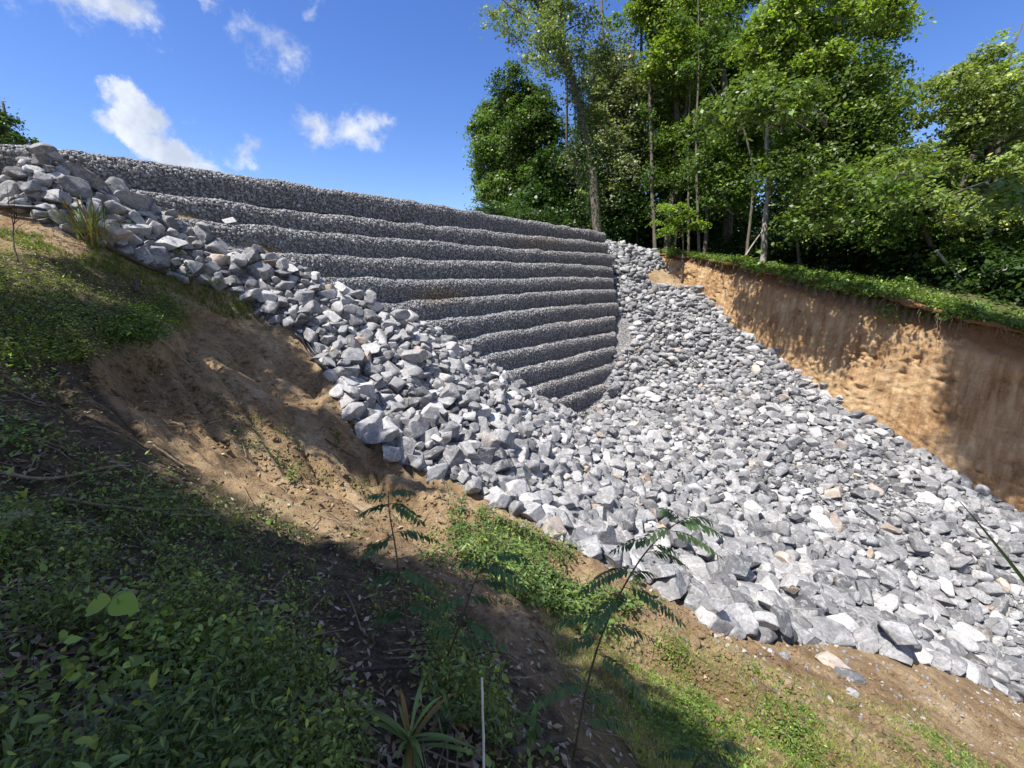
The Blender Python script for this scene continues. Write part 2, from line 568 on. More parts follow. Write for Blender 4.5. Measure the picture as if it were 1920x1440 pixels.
def wall_xy(l, off):
    x = np.interp(l, WLEN, WPATH[:, 0]); y = np.interp(l, WLEN, WPATH[:, 1])
    nx = np.interp(l, WLEN, WNRM[:, 0]); ny = np.interp(l, WLEN, WNRM[:, 1])
    return x + nx * off, y + ny * off, nx, ny


TIERS = [
    [(50, 272), (140, 281), (300, 303), (490, 332), (650, 356), (800, 381), (860, 391), (950, 405), (1040, 421), (1096, 429), (1137, 436)],
    [(100, 335), (190, 347), (350, 367), (500, 387), (650, 405), (800, 421), (960, 437), (1060, 447), (1143, 456)],
    [(200, 400), (320, 411), (430, 419), (600, 435), (800, 452), (960, 465), (1060, 472), (1150, 477)],
    [(400, 465), (485, 471), (650, 481), (800, 487), (960, 492), (1060, 494), (1150, 501)],
    [(500, 521), (618, 522), (800, 524), (960, 523), (1050, 520), (1153, 521)],
    [(600, 576), (730, 569), (868, 559), (1022, 549), (1100, 543), (1157, 544)],
    [(720, 614), (799, 604), (907, 592), (1022, 578), (1100, 571), (1161, 568)],
    [(780, 656), (861, 641), (965, 620), (1061, 605), (1157, 593)],
    [(820, 688), (901, 672), (1022, 646), (1157, 622)],
    [(870, 716), (949, 699), (1061, 673), (1157, 650)],
    [(930, 748), (1003, 727), (1080, 704), (1160, 681)],
    [(980, 775), (1042, 753), (1100, 733), (1159, 713)],
    [(1040, 795), (1094, 773), (1161, 745)],
    [(1060, 825), (1100, 803), (1158, 779)],
]
LEFT_END = [(60, 275), (190, 347), (320, 412), (485, 471), (618, 523), (730, 569), (799, 604), (861, 642), (901, 673), (949, 699), (1003, 728), (1042, 753), (1094, 774)]

tier_data = []
for k, row in enumerate(TIERS):
    off = k * BATTER
    ls = np.linspace(0, WLEN[-1], 500)
    x, y, nx, ny = wall_xy(ls, off)
    z = np.full(len(ls), 2.4 - TIER_H * k)
    xs = [a for a, _ in row]; ys = [b for _, b in row]
    for _ in range(6):
        px, py, d = project(np.stack([x, y, z], -1))
        ty = np.interp(px, xs, ys)
        dr = pdir(px, ty)
        zn = y / dr[:, 1] * dr[:, 2]
        z = np.clip(zn, 2.4 - TIER_H * k - 0.28, 2.4 - TIER_H * k + 0.28)
    ker = np.ones(15) / 15
    z = np.convolve(np.pad(z, 7, mode='edge'), ker, mode='valid')
    px, _, _ = project(np.stack([x, y, z], -1))
    lend = np.interp(xs[-1], px, ls)
    tier_data.append((ls, z, lend))

# ------------------------------------------------------------------ terrain
def rbf_fit(P, z, lam=0.02):
    n = len(P)
    d = np.linalg.norm(P[:, None] - P[None], axis=2)
    K = np.where(d > 0, d * d * np.log(d + 1e-12), 0) + lam * np.eye(n)
    A = np.zeros((n + 3, n + 3)); A[:n, :n] = K
    A[:n, n] = 1; A[:n, n + 1:] = P; A[n, :n] = 1; A[n + 1:, :n] = P.T
    w = np.linalg.solve(A, np.concatenate([z, [0, 0, 0]]))
    def f(x, y):
        sh = np.shape(x)
        X = np.stack([np.ravel(x), np.ravel(y)], -1)
        out = np.zeros(len(X))
        for i in range(0, len(X), 20000):
            q = X[i:i + 20000]
            d = np.linalg.norm(q[:, None] - P[None], axis=2)
            out[i:i + 20000] = np.where(d > 0, d * d * np.log(d + 1e-12), 0) @ w[:n] + w[n] + q @ w[n + 1:]
        return out.reshape(sh)
    return f


CTRL = [  # photograph pixel, distance along the axis
    (960, 1440, 1.6), (0, 1440, 1.2), (1300, 1440, 2.3), (1920, 1440, 5.0), (1600, 1300, 5.0), (1100, 1200, 3.6), (600, 1200, 2.1),
    (300, 1000, 2.9), (700, 1000, 3.7), (0, 1080, 1.85), (0, 720, 3.3), (200, 750, 4.3), (300, 600, 6.0), (400, 650, 7.0), (550, 750, 6.8),
    (450, 850, 5.0), (900, 1000, 5.0), (0, 430, 7.0), (0, 560, 4.9), (150, 480, 7.0),
    (740, 870, 7.2), (640, 760, 7.9), (1190, 1085, 5.6), (1370, 1190, 5.6), (1920, 1310, 8.0), (1000, 985, 6.4), (1700, 1225, 6.7),
    (1500, 1150, 7.2), (1000, 900, 9.3), (850, 750, 10.0), (500, 600, 9.0), (330, 520, 8.5), (40, 390, 8.0),
    (1130, 790, 16.3), (1200, 900, 12.0), (1500, 900, 13.0), (1800, 1000, 11.5), (1900, 1250, 9.0), (1350, 700, 18.5),
    (1200, 650, 20.0), (1200, 560, 22.0), (1200, 480, 24.0), (1185, 760, 17.6), (1150, 792, 16.5), (1300, 800, 15.2), (1000, 800, 12.0), (1100, 1000, 8.0)]
BANKL = [(1258, 497, 24.0), (1330, 552, 22.0), (1400, 612, 20.0), (1470, 662, 18.3), (1600, 762, 15.8), (1750, 852, 14.2), (1920, 965, 13.0)]
BTOP = [(1258, 480), (1330, 492), (1400, 505), (1470, 524), (1600, 558), (1750, 605), (1920, 650)]
P3 = [pt(a, b, c) for a, b, c in CTRL] + [pt(a, b, c) for a, b, c in BANKL]
P3 += [np.array(p) for p in [(0, 0, -1.5), (-3, -2, -.3), (3, -2, -3.0), (0, -6, -1.0), (-9, 1, 2.0), (10, -3, -6.6), (13, 4, -8.2), (20, 5, -8.2), (-13, 6, 2.6)]]
for k, (px, py) in enumerate(LEFT_END):
    ls, z, _ = tier_data[k]
    x, y, nx, ny = wall_xy(ls, k * BATTER + 0.1)
    ppx, _, _ = project(np.stack([x, y, z], -1))
    i = int(np.argmin(np.abs(ppx - px)))
    P3.append(np.array([x[i], y[i], z[i] - 0.15]))
P3 = np.array(P3)
fA = rbf_fit(P3[:, :2], P3[:, 2], 0.05)

bank_xy = np.array([pt(a, b, c)[:2] for a, b, c in BANKL])
bank_bz = np.array([pt(a, b, c)[2] for a, b, c in BANKL])
bank_tz = []
for (bx, by), (px, py) in zip(bank_xy, BTOP):
    dr = pdir(px, py); bank_tz.append(by / dr[1] * dr[2])
bank_tz = np.array(bank_tz)
# extend past both ends
bank_xy = np.vstack([[bank_xy[0] + (bank_xy[0] - bank_xy[1]) * 0.8], bank_xy, [bank_xy[-1] + (3.2, -3.0)], [bank_xy[-1] + (7.5, -6.5)]])
bank_tz = np.concatenate([[bank_tz[0] + 0.25], bank_tz, [bank_tz[-1] - 0.4, bank_tz[-1] - 0.8]])
o = np.argsort(bank_xy[:, 1])
YB, XB, ZB = bank_xy[o, 1], bank_xy[o, 0], bank_tz[o]


def x_bank(y):
    y = np.asarray(y, float)
    x = np.interp(y, YB, XB)
    return np.where(y < YB[0], XB[0] + (YB[0] - y) * 1.2, x)


tb = np.column_stack([XB, YB, ZB])
tb = np.vstack([tb, [(15.1, 19.3, .25), (16.7, 16.4, -.2), (10.8, 24.5, 1.2), (14, 30, 1.6), (20, 24, 0.6), (26, 14, -0.8), (9, 34, 2.2), (0, 40, 2.3), (30, 34, 1.2), (24, 6, -2.2), (6.5, 27.5, 2.1)]])
fB = rbf_fit(tb[:, :2], tb[:, 2], 0.05)


def wall_coords(x, y):
    """nearest wall path sample: along-length and signed offset to the gully side"""
    sh = np.shape(x); X = np.stack([np.ravel(x), np.ravel(y)], -1)
    L_ = np.zeros(len(X)); O_ = np.zeros(len(X))
    sub = slice(None, None, 2)
    for i in range(0, len(X), 20000):
        q = X[i:i + 20000]
        d = ((q[:, None] - WPATH[None, sub]) ** 2).sum(2)
        j = d.argmin(1)
        L_[i:i + 20000] = WLEN[sub][j]
        O_[i:i + 20000] = ((q - WPATH[sub][j]) * WNRM[sub][j]).sum(1)
    return L_.reshape(sh), O_.reshape(sh)


LENDS = np.array([t[2] for t in tier_data])


def height(x, y, detail=True):
    x = np.asarray(x, float); y = np.asarray(y, float)
    xc = np.clip(x, -16, 26); yc = np.clip(y, -8, 30)
    za = fA(xc, yc)
    za = np.clip(za, -9.5, 4.0)
    zb = fB(np.clip(x, -2, 32), np.clip(y, 0, 42))
    zb = np.clip(zb, -3.5, 3.2)
    wl, wo = wall_coords(xc, yc)
    k = np.clip(wo / BATTER, 0, 13)
    lend = np.interp(k, np.arange(len(LENDS)), LENDS)
    behind = (wl < lend - 0.5)
    zw = np.minimum(2.15, 2.4 - TIER_H * (wo / BATTER) - 0.9)
    za = np.where(behind & (wo < 4.2), np.maximum(za, zw), za)
    za = np.where((wo < -0.4) & (wl < LENDS[0] - .3), np.minimum(za, 2.15), za)
    t = sstep(24.6, 26.5, y) * (x > 4)
    za = za * (1 - t) + zb * t
    z = np.where(x > x_bank(y), zb, za)
    z = np.where((y > 28) | ((wo < -3) & (y > 14)), np.where(x > x_bank(y), zb, np.clip(zb, 1.8, 2.6)), z)
    return z


def gully_detail(x, y):
    """rills running down the slipped slope on the left plus clods"""
    u = x * 0.87 - y * 0.49; v = x * 0.49 + y * 0.87
    m = sstep(-7.2, -5.4, x) * (1 - sstep(2.5, 4.0, x)) * sstep(1.6, 3.0, y)
    rill = fbm(u * 0.28, v * 1.9 + 0.25 * np.sin(u), seed=3, octv=4)
    rill = 1 - np.abs(rill) * 2.4
    d = -0.38 * np.clip(rill, 0, 1) ** 1.6 * m * (.55 + .45 * fbm(u * .6, v * .8, seed=19)) + .06 * fbm(u * .5, v * 5, seed=14, octv=3) * m
    d += m * (0.05 * fbm(x * 5, y * 5, seed=15, octv=4, gain=.65) + .03 * fbm(x * 14, y * 14, seed=16, octv=2))
    d += 0.05 * fbm(x * 2.2, y * 2.2, seed=9, octv=5, gain=0.6)
    clod = np.clip(fbm(x * 9, y * 9, seed=21, octv=3, gain=0.6), 0, 1)
    d += 0.09 * clod * (0.3 + 0.7 * m)
    return d


def axis(segs, lo, hi):
    a = [segs[0][0]]
    for s, e, st in segs:
        a += list(np.arange(s + st, e + st / 2, st))
    a = sorted(set(np.round(a, 4)))
    st = 0.5; v = a[-1]
    while v < hi:
        v += st; st *= 1.35; a.append(v)
    st = 0.5; v = a[0]
    while v > lo:
        v -= st; st *= 1.35; a.insert(0, v)
    return np.array(a)


GX = axis([(-13, -6.5, 0.12), (-6.5, 6.5, 0.045), (6.5, 20, 0.12)], -700, 700)
GY = axis([(-3, 0.4, 0.3), (0.4, 7.6, 0.045), (7.6, 28, 0.12)], -700, 900)
GXX, GYY = np.meshgrid(GX, GY, indexing='ij')
GZ = height(GXX, GYY)
GZ = GZ + gully_detail(GXX, GYY) * (GXX < x_bank(GYY) + 3)
# scarp under the turf on the left: the slipped part drops below the grass edge
spx, spy, sdp = project(np.stack([GXX, GYY, GZ], -1))
SLIP = [(345, 585), (420, 560), (520, 600), (600, 650), (600, 770), (670, 850), (740, 920), (830, 970), (820, 1010), (700, 960), (520, 880), (380, 800), (230, 740), (150, 700), (250, 660), (330, 640)]
inslip = in_poly(spx, spy, SLIP) & (sdp > 0) & (GXX < 3) & (GYY < 12)
from_slip = inslip.astype(float)
for _ in range(3):
    from_slip[1:-1, 1:-1] = (from_slip[1:-1, 1:-1] * 2 + from_slip[:-2, 1:-1] + from_slip[2:, 1:-1] + from_slip[1:-1, :-2] + from_slip[1:-1, 2:]) / 6
GZ = GZ - 0.30 * from_slip * sstep(950, 800, spx)


def H(x, y):
    x = np.asarray(x, float); y = np.asarray(y, float)
    i = np.clip(np.searchsorted(GX, x) - 1, 0, len(GX) - 2); j = np.clip(np.searchsorted(GY, y) - 1, 0, len(GY) - 2)
    fx = np.clip((x - GX[i]) / (GX[i + 1] - GX[i]), 0, 1); fy = np.clip((y - GY[j]) / (GY[j + 1] - GY[j]), 0, 1)
    return (GZ[i, j] * (1 - fx) * (1 - fy) + GZ[i + 1, j] * fx * (1 - fy) + GZ[i, j + 1] * (1 - fx) * fy + GZ[i + 1, j + 1] * fx * fy)


def ground_px(px, py, tmin=0.6, tmax=60):
    """point of the ground seen at a photograph pixel"""
    px = np.atleast_1d(np.asarray(px, float)); py = np.atleast_1d(np.asarray(py, float))
    d = pdir(px, py)
    res = np.full((len(px), 3), np.nan)
    ts = tmin * (tmax / tmin) ** np.linspace(0, 1, 700)
    alive = np.ones(len(px), bool); prev = np.full(len(px), tmin)
    for t in ts:
        q = d * t
        hit = alive & (q[:, 2] < H(q[:, 0], q[:, 1]))
        if hit.any():
            lo = prev[hit].copy(); hi = np.full(hit.sum(), t); dd = d[hit]
            for _ in range(10):
                mid = (lo + hi) / 2; q2 = dd * mid[:, None]
                below = q2[:, 2] < H(q2[:, 0], q2[:, 1])
                hi = np.where(below, mid, hi); lo = np.where(below, lo, mid)
            res[hit] = dd * hi[:, None]
            alive &= ~hit
        prev[:] = t
        if not alive.any():
            break
    return res


ROCKPOLY = [(-500, 175), (0, 262), (60, 268), (110, 283), (190, 345), (320, 410), (485, 469), (618, 520), (730, 566), (799, 602), (861, 640), (901, 671), (949, 697),
            (1003, 726), (1042, 751), (1094, 775), (1110, 797), (1100, 780), (1100, 680), (1166, 668), (1186, 645), (1183, 600), (1160, 590), (1130, 580), (1130, 500), (1130, 445), (1140, 440), (1200, 455),
            (1245, 488), (1262, 505), (1330, 548), (1400, 607), (1470, 657), (1530, 706), (1600, 757), (1680, 800), (1750, 848), (1840, 902), (1920, 962), (2500, 1330),
            (2600, 1650), (1920, 1312), (1800, 1264), (1700, 1228), (1600, 1212), (1550, 1205), (1480, 1200), (1400, 1195), (1345, 1180), (1290, 1140), (1240, 1105), (1190, 1085), (1100, 1040), (1010, 988), (940, 950),
            (870, 912), (800, 882), (740, 872), (700, 812), (640, 765), (618, 700), (590, 650), (545, 612), (490, 598), (440, 545), (330, 522), (230, 470), (130, 440), (40, 395), (-100, 370), (-500, 330)]
GRAVEL = [[(1420, 880), (1560, 860), (1700, 900), (1760, 960), (1640, 985), (1480, 940)], [(1870, 1110), (2000, 1120), (2100, 1300), (1930, 1290), (1880, 1200)],
          [(1250, 820), (1320, 815), (1350, 850), (1280, 860)]]
ORANGE = [(1210, 512), (1240, 500), (1290, 520), (1300, 540), (1255, 540), (1215, 530)]

# zone attribute
gpx, gpy, gd = project(np.stack([GXX, GYY, GZ], -1))
front = (gd > 0.1) & (GXX < x_bank(GYY))
zg = (front & in_poly(gpx, gpy, ROCKPOLY) & ~in_poly(gpx, gpy, ORANGE)).astype(float)
zg[front & in_poly(gpx, gpy, [(1090, 560), (1200, 560), (1205, 680), (1150, 800), (1090, 800)])] = 1.0
zg[(GXX < 6) & (GYY > 8.2) & (GZ > 1.9)] = 1.0
GRASSP = [(1080, 1150), (1350, 1240), (1500, 1290), (1620, 1350), (1900, 1470), (1500, 1600), (1100, 1500), (960, 1200)]
zgr = (front & in_poly(gpx, gpy, GRASSP)).astype(float) * 0.45
zgr = np.where((GXX > x_bank(GYY)), 0.75, zgr)
LITTERP = [(-900, 480), (0, 470), (250, 500), (345, 590), (240, 650), (150, 700), (260, 810), (430, 920), (600, 1000), (760, 1080), (900, 1180), (1050, 1330), (1200, 1700), (-900, 1700)]
zl = ((front & in_poly(gpx, gpy, LITTERP)) | (gd < 0.3) | ((gd < 3) & (gpy > 1440) & (gpx < 1200))).astype(float)
zl = np.where((GXX > x_bank(GYY) + 1.5) | (np.abs(GXX) > 30) | (np.abs(GYY) > 32), 0.9, zl)
def blur(a, n):
    for _ in range(n):
        b = a.copy()
        b[1:-1, 1:-1] = (a[1:-1, 1:-1] * 2 + a[:-2, 1:-1] + a[2:, 1:-1] + a[1:-1, :-2] + a[1:-1, 2:]) / 6
        a = b
    return a
zone = np.stack([blur(zg, 1), blur(zgr, 8), blur(zl, 10)], -1)
nx_, ny_ = GXX.shape
I, J = np.meshgrid(np.arange(nx_ - 1), np.arange(ny_ - 1), indexing='ij')
F = np.stack([I * ny_ + J, (I + 1) * ny_ + J, (I + 1) * ny_ + J + 1, I * ny_ + J + 1], -1).reshape(-1, 4)
gobj = mesh_obj('ground', np.stack([GXX, GYY, GZ], -1).reshape(-1, 3), F, M_GROUND, smooth=True, attrs={'zone': ('FLOAT_VECTOR', zone.reshape(-1, 3))})
tag(gobj, 'brown hillside soil sloping down to the stone-filled gully', 'ground', kind='structure')

# ------------------------------------------------------------------ cut bank
def build_bank():
    ys = np.linspace(27.0, YB[0] - 3, 620)
    xs = x_bank(ys)
    ker = np.ones(25) / 25
    xs = np.convolve(np.pad(xs, 12, mode='edge'), ker, 'valid')
    tx = np.gradient(xs); ty = np.gradient(ys); ln = np.hypot(tx, ty)
    nx, ny = ty / ln, -tx / ln                 # pick the gully side
    s = np.sign(nx); nx, ny = -nx * s, -ny * s
    arc = np.concatenate([[0], np.cumsum(np.hypot(np.diff(xs), np.diff(ys)))])
    bz = H(xs + nx * 0.7, ys + ny * 0.7) - 0.5
    tz = H(xs - nx * 0.35, ys - ny * 0.35)
    nv = 110
    V = np.zeros((len(ys), nv + 8, 3)); top = np.zeros((len(ys), nv + 8))
    vv = np.linspace(0, 1, nv)
    A, W = np.meshgrid(arc, vv, indexing='ij')
    Zc = bz[:, None] * (1 - W) + tz[:, None] * W
    Z = Zc
    hgt = (tz - bz)[:, None]
    lean = 0.55 - 0.16 * np.minimum(hgt, 3) * W * 1.0
    disp = 0.16 * fbm(A * 0.8, Z * 0.5, seed=31, octv=3)
    disp += 0.025 * fbm(A * 5.5, Z * 0.35, seed=37, octv=4, gain=0.6)          # bucket-teeth streaks
    ch = np.clip(fbm(A * 1.7 + Z * .8, Z * 2.4, seed=41, octv=4, gain=0.6) - 0.12, 0, 1)
    disp -= 0.45 * np.clip(ch - .20, 0, 1)                                                             # broken-out scoops
    disp += 0.05 * fbm(A * 9, Z * 9, seed=51, octv=3) + 0.03 * np.clip(fbm(A * 3.1, Z * 3.1, seed=55, octv=4, gain=.6), -.2, 1)
    disp -= 0.22 * sstep(0.80, 0.98, W)                                           # undercut beneath the turf
    outw = lean + disp
    V[:, :nv, 0] = xs[:, None] + nx[:, None] * outw
    V[:, :nv, 1] = ys[:, None] + ny[:, None] * outw
    V[:, :nv, 2] = Z
    top[:, :nv] = sstep(0.72, 0.97, W) * 0.9 + 0.1 * (hgt < 1.2)
    # turf lip folding back on to the terrace
    lip = [(0.20, 0.0), (0.26, 0.05), (0.2, 0.10), (0.05, 0.11), (-0.2, 0.07), (-0.5, 0.04), (-0.8, -0.02), (-1.0, -0.25)]
    wob = 0.34 * fbm(arc * 1.3, arc * 0, seed=61, octv=4)
    for q, (o_, dz) in enumerate(lip):
        xx = xs + nx * (o_ + wob * (q < 4)); yy = ys + ny * (o_ + wob * (q < 4))
        V[:, nv + q, 0] = xx; V[:, nv + q, 1] = yy
        V[:, nv + q, 2] = (tz if q < 4 else H(xs + nx * o_, ys + ny * o_)) + dz + 0.10 * fbm(arc * 1.9, arc * 0 + q * .3, seed=71)
        top[:, nv + q] = 1.0
    n0, n1 = V.shape[:2]
    I, J = np.meshgrid(np.arange(n0 - 1), np.arange(n1 - 1), indexing='ij')
    F = np.stack([I * n1 + J, (I + 1) * n1 + J, (I + 1) * n1 + J + 1, I * n1 + J + 1], -1).reshape(-1, 4)
    ob = mesh_obj('cut_bank', V.reshape(-1, 3), F, M_BANK, smooth=True, attrs={'top': ('FLOAT', top.ravel())})
    tag(ob, 'steep orange-brown clay bank cut along the far side of the gully', 'bank', kind='structure')
    return xs, ys, nx, ny, tz


BK = build_bank()

# ------------------------------------------------------------------ stones
def icosphere(sub):
    t = (1 + 5 ** .5) / 2
    v = [(-1, t, 0), (1, t, 0), (-1, -t, 0), (1, -t, 0), (0, -1, t), (0, 1, t), (0, -1, -t), (0, 1, -t), (t, 0, -1), (t, 0, 1), (-t, 0, -1), (-t, 0, 1)]
    f = [(0, 11, 5), (0, 5, 1), (0, 1, 7), (0, 7, 10), (0, 10, 11), (1, 5, 9), (5, 11, 4), (11, 10, 2), (10, 7, 6), (7, 1, 8), (3, 9, 4), (3, 4, 2), (3, 2, 6), (3, 6, 8), (3, 8, 9), (4, 9, 5), (2, 4, 11), (6, 2, 10), (8, 6, 7), (9, 8, 1)]
    v = [np.array(a) / np.linalg.norm(a) for a in v]
    for _ in range(sub):
        cache = {}; nf = []
        def mid(a, b):
            key = (min(a, b), max(a, b))
            if key not in cache:
                m = v[a] + v[b]; v.append(m / np.linalg.norm(m)); cache[key] = len(v) - 1
            return cache[key]
        for a, b, c in f:
            ab, bc, ca = mid(a, b), mid(b, c), mid(c, a)
            nf += [(a, ab, ca), (b, bc, ab), (c, ca, bc), (ab, bc, ca)]
        f = nf
    return np.array(v), np.array(f)


ICO = {s: icosphere(s) for s in (0, 1, 2, 3, 4)}


def rand_dirs(n):
    d = rng.normal(size=(n, 3)); return d / np.linalg.norm(d, axis=1)[:, None]


def chisel(sub, planes=11, rough=0.02, lo=0.58, hi=0.88):
    V = ICO[sub][0].copy()
    box = rand_dirs(3); box[1] -= box[0] * (box[0] @ box[1]) * .85; box[2] -= box[0] * (box[0] @ box[2]) * .85 + box[1] * (box[1] @ box[2]) * .8
    box /= np.linalg.norm(box, axis=1)[:, None]
    faces_ = [(n * sg + rng.normal(0, .12, 3), rng.uniform(.42, .66)) for n in box for sg in (1, -1)] + [(n, rng.uniform(lo, hi)) for n in rand_dirs(max(planes - 6, 3))]
    for n, d in faces_:
        n = n / np.linalg.norm(n)
        V = V - np.maximum(0, V @ n - d)[:, None] * n
    if rough:
        V = V * (1 + rough * fbm(V[:, 0] * 4 + rng.uniform(0, 99), V[:, 1] * 4, V[:, 2] * 4, seed=5, octv=3))[:, None]
    V -= (V.max(0) + V.min(0)) / 2
    return V / (np.abs(V).max())


PROTO = {1: [chisel(1, 9, 0.0) for _ in range(30)], 2: [chisel(2, 11, 0.02) for _ in range(40)], 3: [chisel(3, 13, 0.03) for _ in range(40)]}


def rot_mats(n, tilt=0.6):
    """random yaw with limited tilt"""
    a = rng.uniform(0, 2 * np.pi, n); ax = rand_dirs(n); ang = rng.normal(0, tilt, n)
    R = np.zeros((n, 3, 3)); R[:, 0, 0] = np.cos(a); R[:, 0, 1] = -np.sin(a); R[:, 1, 0] = np.sin(a); R[:, 1, 1] = np.cos(a); R[:, 2, 2] = 1
    K = np.zeros((n, 3, 3)); K[:, 0, 1] = -ax[:, 2]; K[:, 0, 2] = ax[:, 1]; K[:, 1, 0] = ax[:, 2]; K[:, 1, 2] = -ax[:, 0]; K[:, 2, 0] = -ax[:, 1]; K[:, 2, 1] = ax[:, 0]
    S = np.eye(3)[None] + np.sin(ang)[:, None, None] * K + (1 - np.cos(ang))[:, None, None] * (K @ K)
    return S @ R


def stones_mesh(pos, size, sub, scales, R, tone, warm):
    """pos (n,3), size radii (n,), returns V,F and attributes for all stones at once"""
    n = len(pos); protos = np.array(PROTO[sub]) if sub in PROTO else None
    fi = ICO[sub][1]
    pick = rng.integers(0, len(protos), n)
    base = protos[pick]
    loc = base * scales[:, None, :] * size[:, None, None]
    V = np.einsum('nij,nkj->nki', R, loc) + pos[:, None, :]
    nv = base.shape[1]
    F = (fi[None] + (np.arange(n) * nv)[:, None, None]).reshape(-1, 3)
    rc = loc * 1.6 + rng.uniform(-50, 50, (n, 1, 3))
    attrs = {'rc': ('FLOAT_VECTOR', rc.reshape(-1, 3)), 'tone': ('FLOAT', np.repeat(tone, nv)), 'warm': ('FLOAT', np.repeat(warm, nv))}
    return V.reshape(-1, 3), F, attrs


SIZEPTS = np.array([(100, 330, .31), (300, 440, .36), (500, 560, .40), (700, 700, .46), (760, 850, .44), (850, 850, .46), (1000, 950, .44), (1100, 1000, .46), (1350, 1150, .54), (1550, 1150, .50), (1800, 1230, .40),
                    (1000, 800, .36), (1200, 900, .30), (1200, 560, .27), (1300, 700, .24), (1400, 850, .25), (1600, 950, .25), (1800, 1000, .28), (1700, 1100, .34), (1900, 1200, .34), (1200, 470, .32), (1500, 760, .25), (1100, 830, .30), (600, 560, .32), (700, 600, .32), (850, 690, .32)])


SIZEPTS[:, 2] *= np.where(SIZEPTS[:, 0] < 1120, 0.49, 0.545)


def size_at(px, py):
    d2 = (px[:, None] - SIZEPTS[:, 0]) ** 2 + (py[:, None] - SIZEPTS[:, 1]) ** 2 + 900
    w = 1 / d2 ** 1.5
    return (w * SIZEPTS[:, 2]).sum(1) / w.sum(1)


def place_rocks():
    n = 480000
    x = rng.uniform(-14, 21, n); y = rng.uniform(3, 27.5, n)
    z = H(x, y); p = np.stack([x, y, z], -1)
    px, py, d = project(p)
    ok = (d > 1) & in_poly(px, py, ROCKPOLY) & ~in_poly(px, py, ORANGE) & (x < x_bank(y) - 0.05)
    wl, wo = wall_coords(x, y)
    kk = np.clip(wo / BATTER, 0, 13)
    lend = np.interp(kk, np.arange(len(LENDS)), LENDS)
    zwall = np.interp(wo / BATTER, np.arange(-1, 16), 2.4 - TIER_H * np.arange(-1, 16))
    inside = (wl < lend - 0.12) & (zwall > z + 0.1) & (wo < 14 * BATTER + 0.2) & (z < 2.0)
    ok &= ~inside
    ok &= ~((z > 1.9) & (px > 115) & (x < 4.6))
    p, px, py, d = p[ok], px[ok], py[ok], d[ok]
    mean = size_at(px, py)
    f = np.exp(rng.normal(0, 0.42, len(p)))
    gr = np.zeros(len(p), bool)
    for g in GRAVEL:
        gr |= in_poly(px, py, g)
    f = np.where(gr, f * rng.choice([0.35, 0.45, 1.0], len(p), p=[.5, .35, .15]), f)
    dia = np.clip(mean * f, 0.06, 0.48)
    # big ones first, in passes
    order = np.argsort(-dia * rng.uniform(0.55, 1.0, len(p)))
    cell = 0.36; grid = {}; keep = []
    for i in order:
        xx, yy, zz = p[i]; r = dia[i] / 2
        ci, cj = int(xx // cell), int(yy // cell); good = True
        for a in (-1, 0, 1):
            for b in (-1, 0, 1):
                for j in grid.get((ci + a, cj + b), ()):
                    q = p[j]
                    dd = (q[0] - xx) ** 2 + (q[1] - yy) ** 2 + (q[2] - zz) ** 2
                    if dd < ((r + dia[j] / 2) * 0.70) ** 2:
                        good = False; break
                if not good: break
            if not good: break
        if good:
            grid.setdefault((ci, cj), []).append(i); keep.append(i)
    keep = np.array(keep)
    return p[keep], dia[keep], px[keep], py[keep], d[keep]


rp, rd, rpx, rpy, rdep = place_rocks()
print('rocks', len(rp))
nr = len(rp)
# upper loose stones lying on the first layer
ex = rng.choice(nr, int(nr * 0.16), replace=False)
ext = rp[ex] + np.stack([rng.normal(0, .08, len(ex)), rng.normal(0, .08, len(ex)), rd[ex] * 0.45], -1)
rp = np.vstack([rp, ext]); rd = np.concatenate([rd, rd[ex] * rng.uniform(.5, .95, len(ex))])
layer = np.concatenate([np.zeros(nr), np.ones(len(ex))])
rpx, rpy, rdep = project(rp)
nr = len(rp)
rad = rd / 2 * 1.22
scl = np.stack([rng.uniform(.95, 1.35, nr), rng.uniform(.75, 1.0, nr), rng.uniform(.5, .85, nr)], -1)
Rm = rot_mats(nr, 0.55)
rp[:, 2] += rad * 0.22 * (1 + layer * .6)
tone = np.clip(rng.normal(0.54, 0.24, nr), 0, 1)
right = (rpx > 1150)
tone = np.where(right, np.clip(tone + rng.normal(-0.03, 0.08, nr), 0, 1), tone)
warm = np.where(rng.random(nr) < 0.025, rng.uniform(.3, .75, nr), rng.uniform(0, .10, nr))
apparent = rad / np.maximum(rdep, .5) * np.sqrt(scl[:, 0] * scl[:, 1])
infr = (rpx > 5) & (rpx < 1915) & (rpy > 5) & (rpy < 1435)
rank = np.argsort(-(apparent * infr))
big = rank[:292]
rest = np.setdiff1d(np.arange(nr), big)

near = rest[(rdep[rest] < 17)]; far = rest[(rdep[rest] >= 17)]
V1, F1, A1 = stones_mesh(rp[near], rad[near], 2, scl[near], Rm[near], tone[near], warm[near])
V2, F2, A2 = stones_mesh(rp[far], rad[far], 1, scl[far], Rm[far], tone[far], warm[far])
Vr = np.vstack([V1, V2]); Fr = np.vstack([F1, F2 + len(V1)])
Ar = {k: (A1[k][0], np.concatenate([A1[k][1], A2[k][1]])) for k in A1}
rr = mesh_obj('riprap_stones', Vr, Fr, M_ROCK, attrs=Ar)
tag(rr, 'mass of smaller grey riprap stones filling the gully and the far slope', 'riprap', kind='stuff')

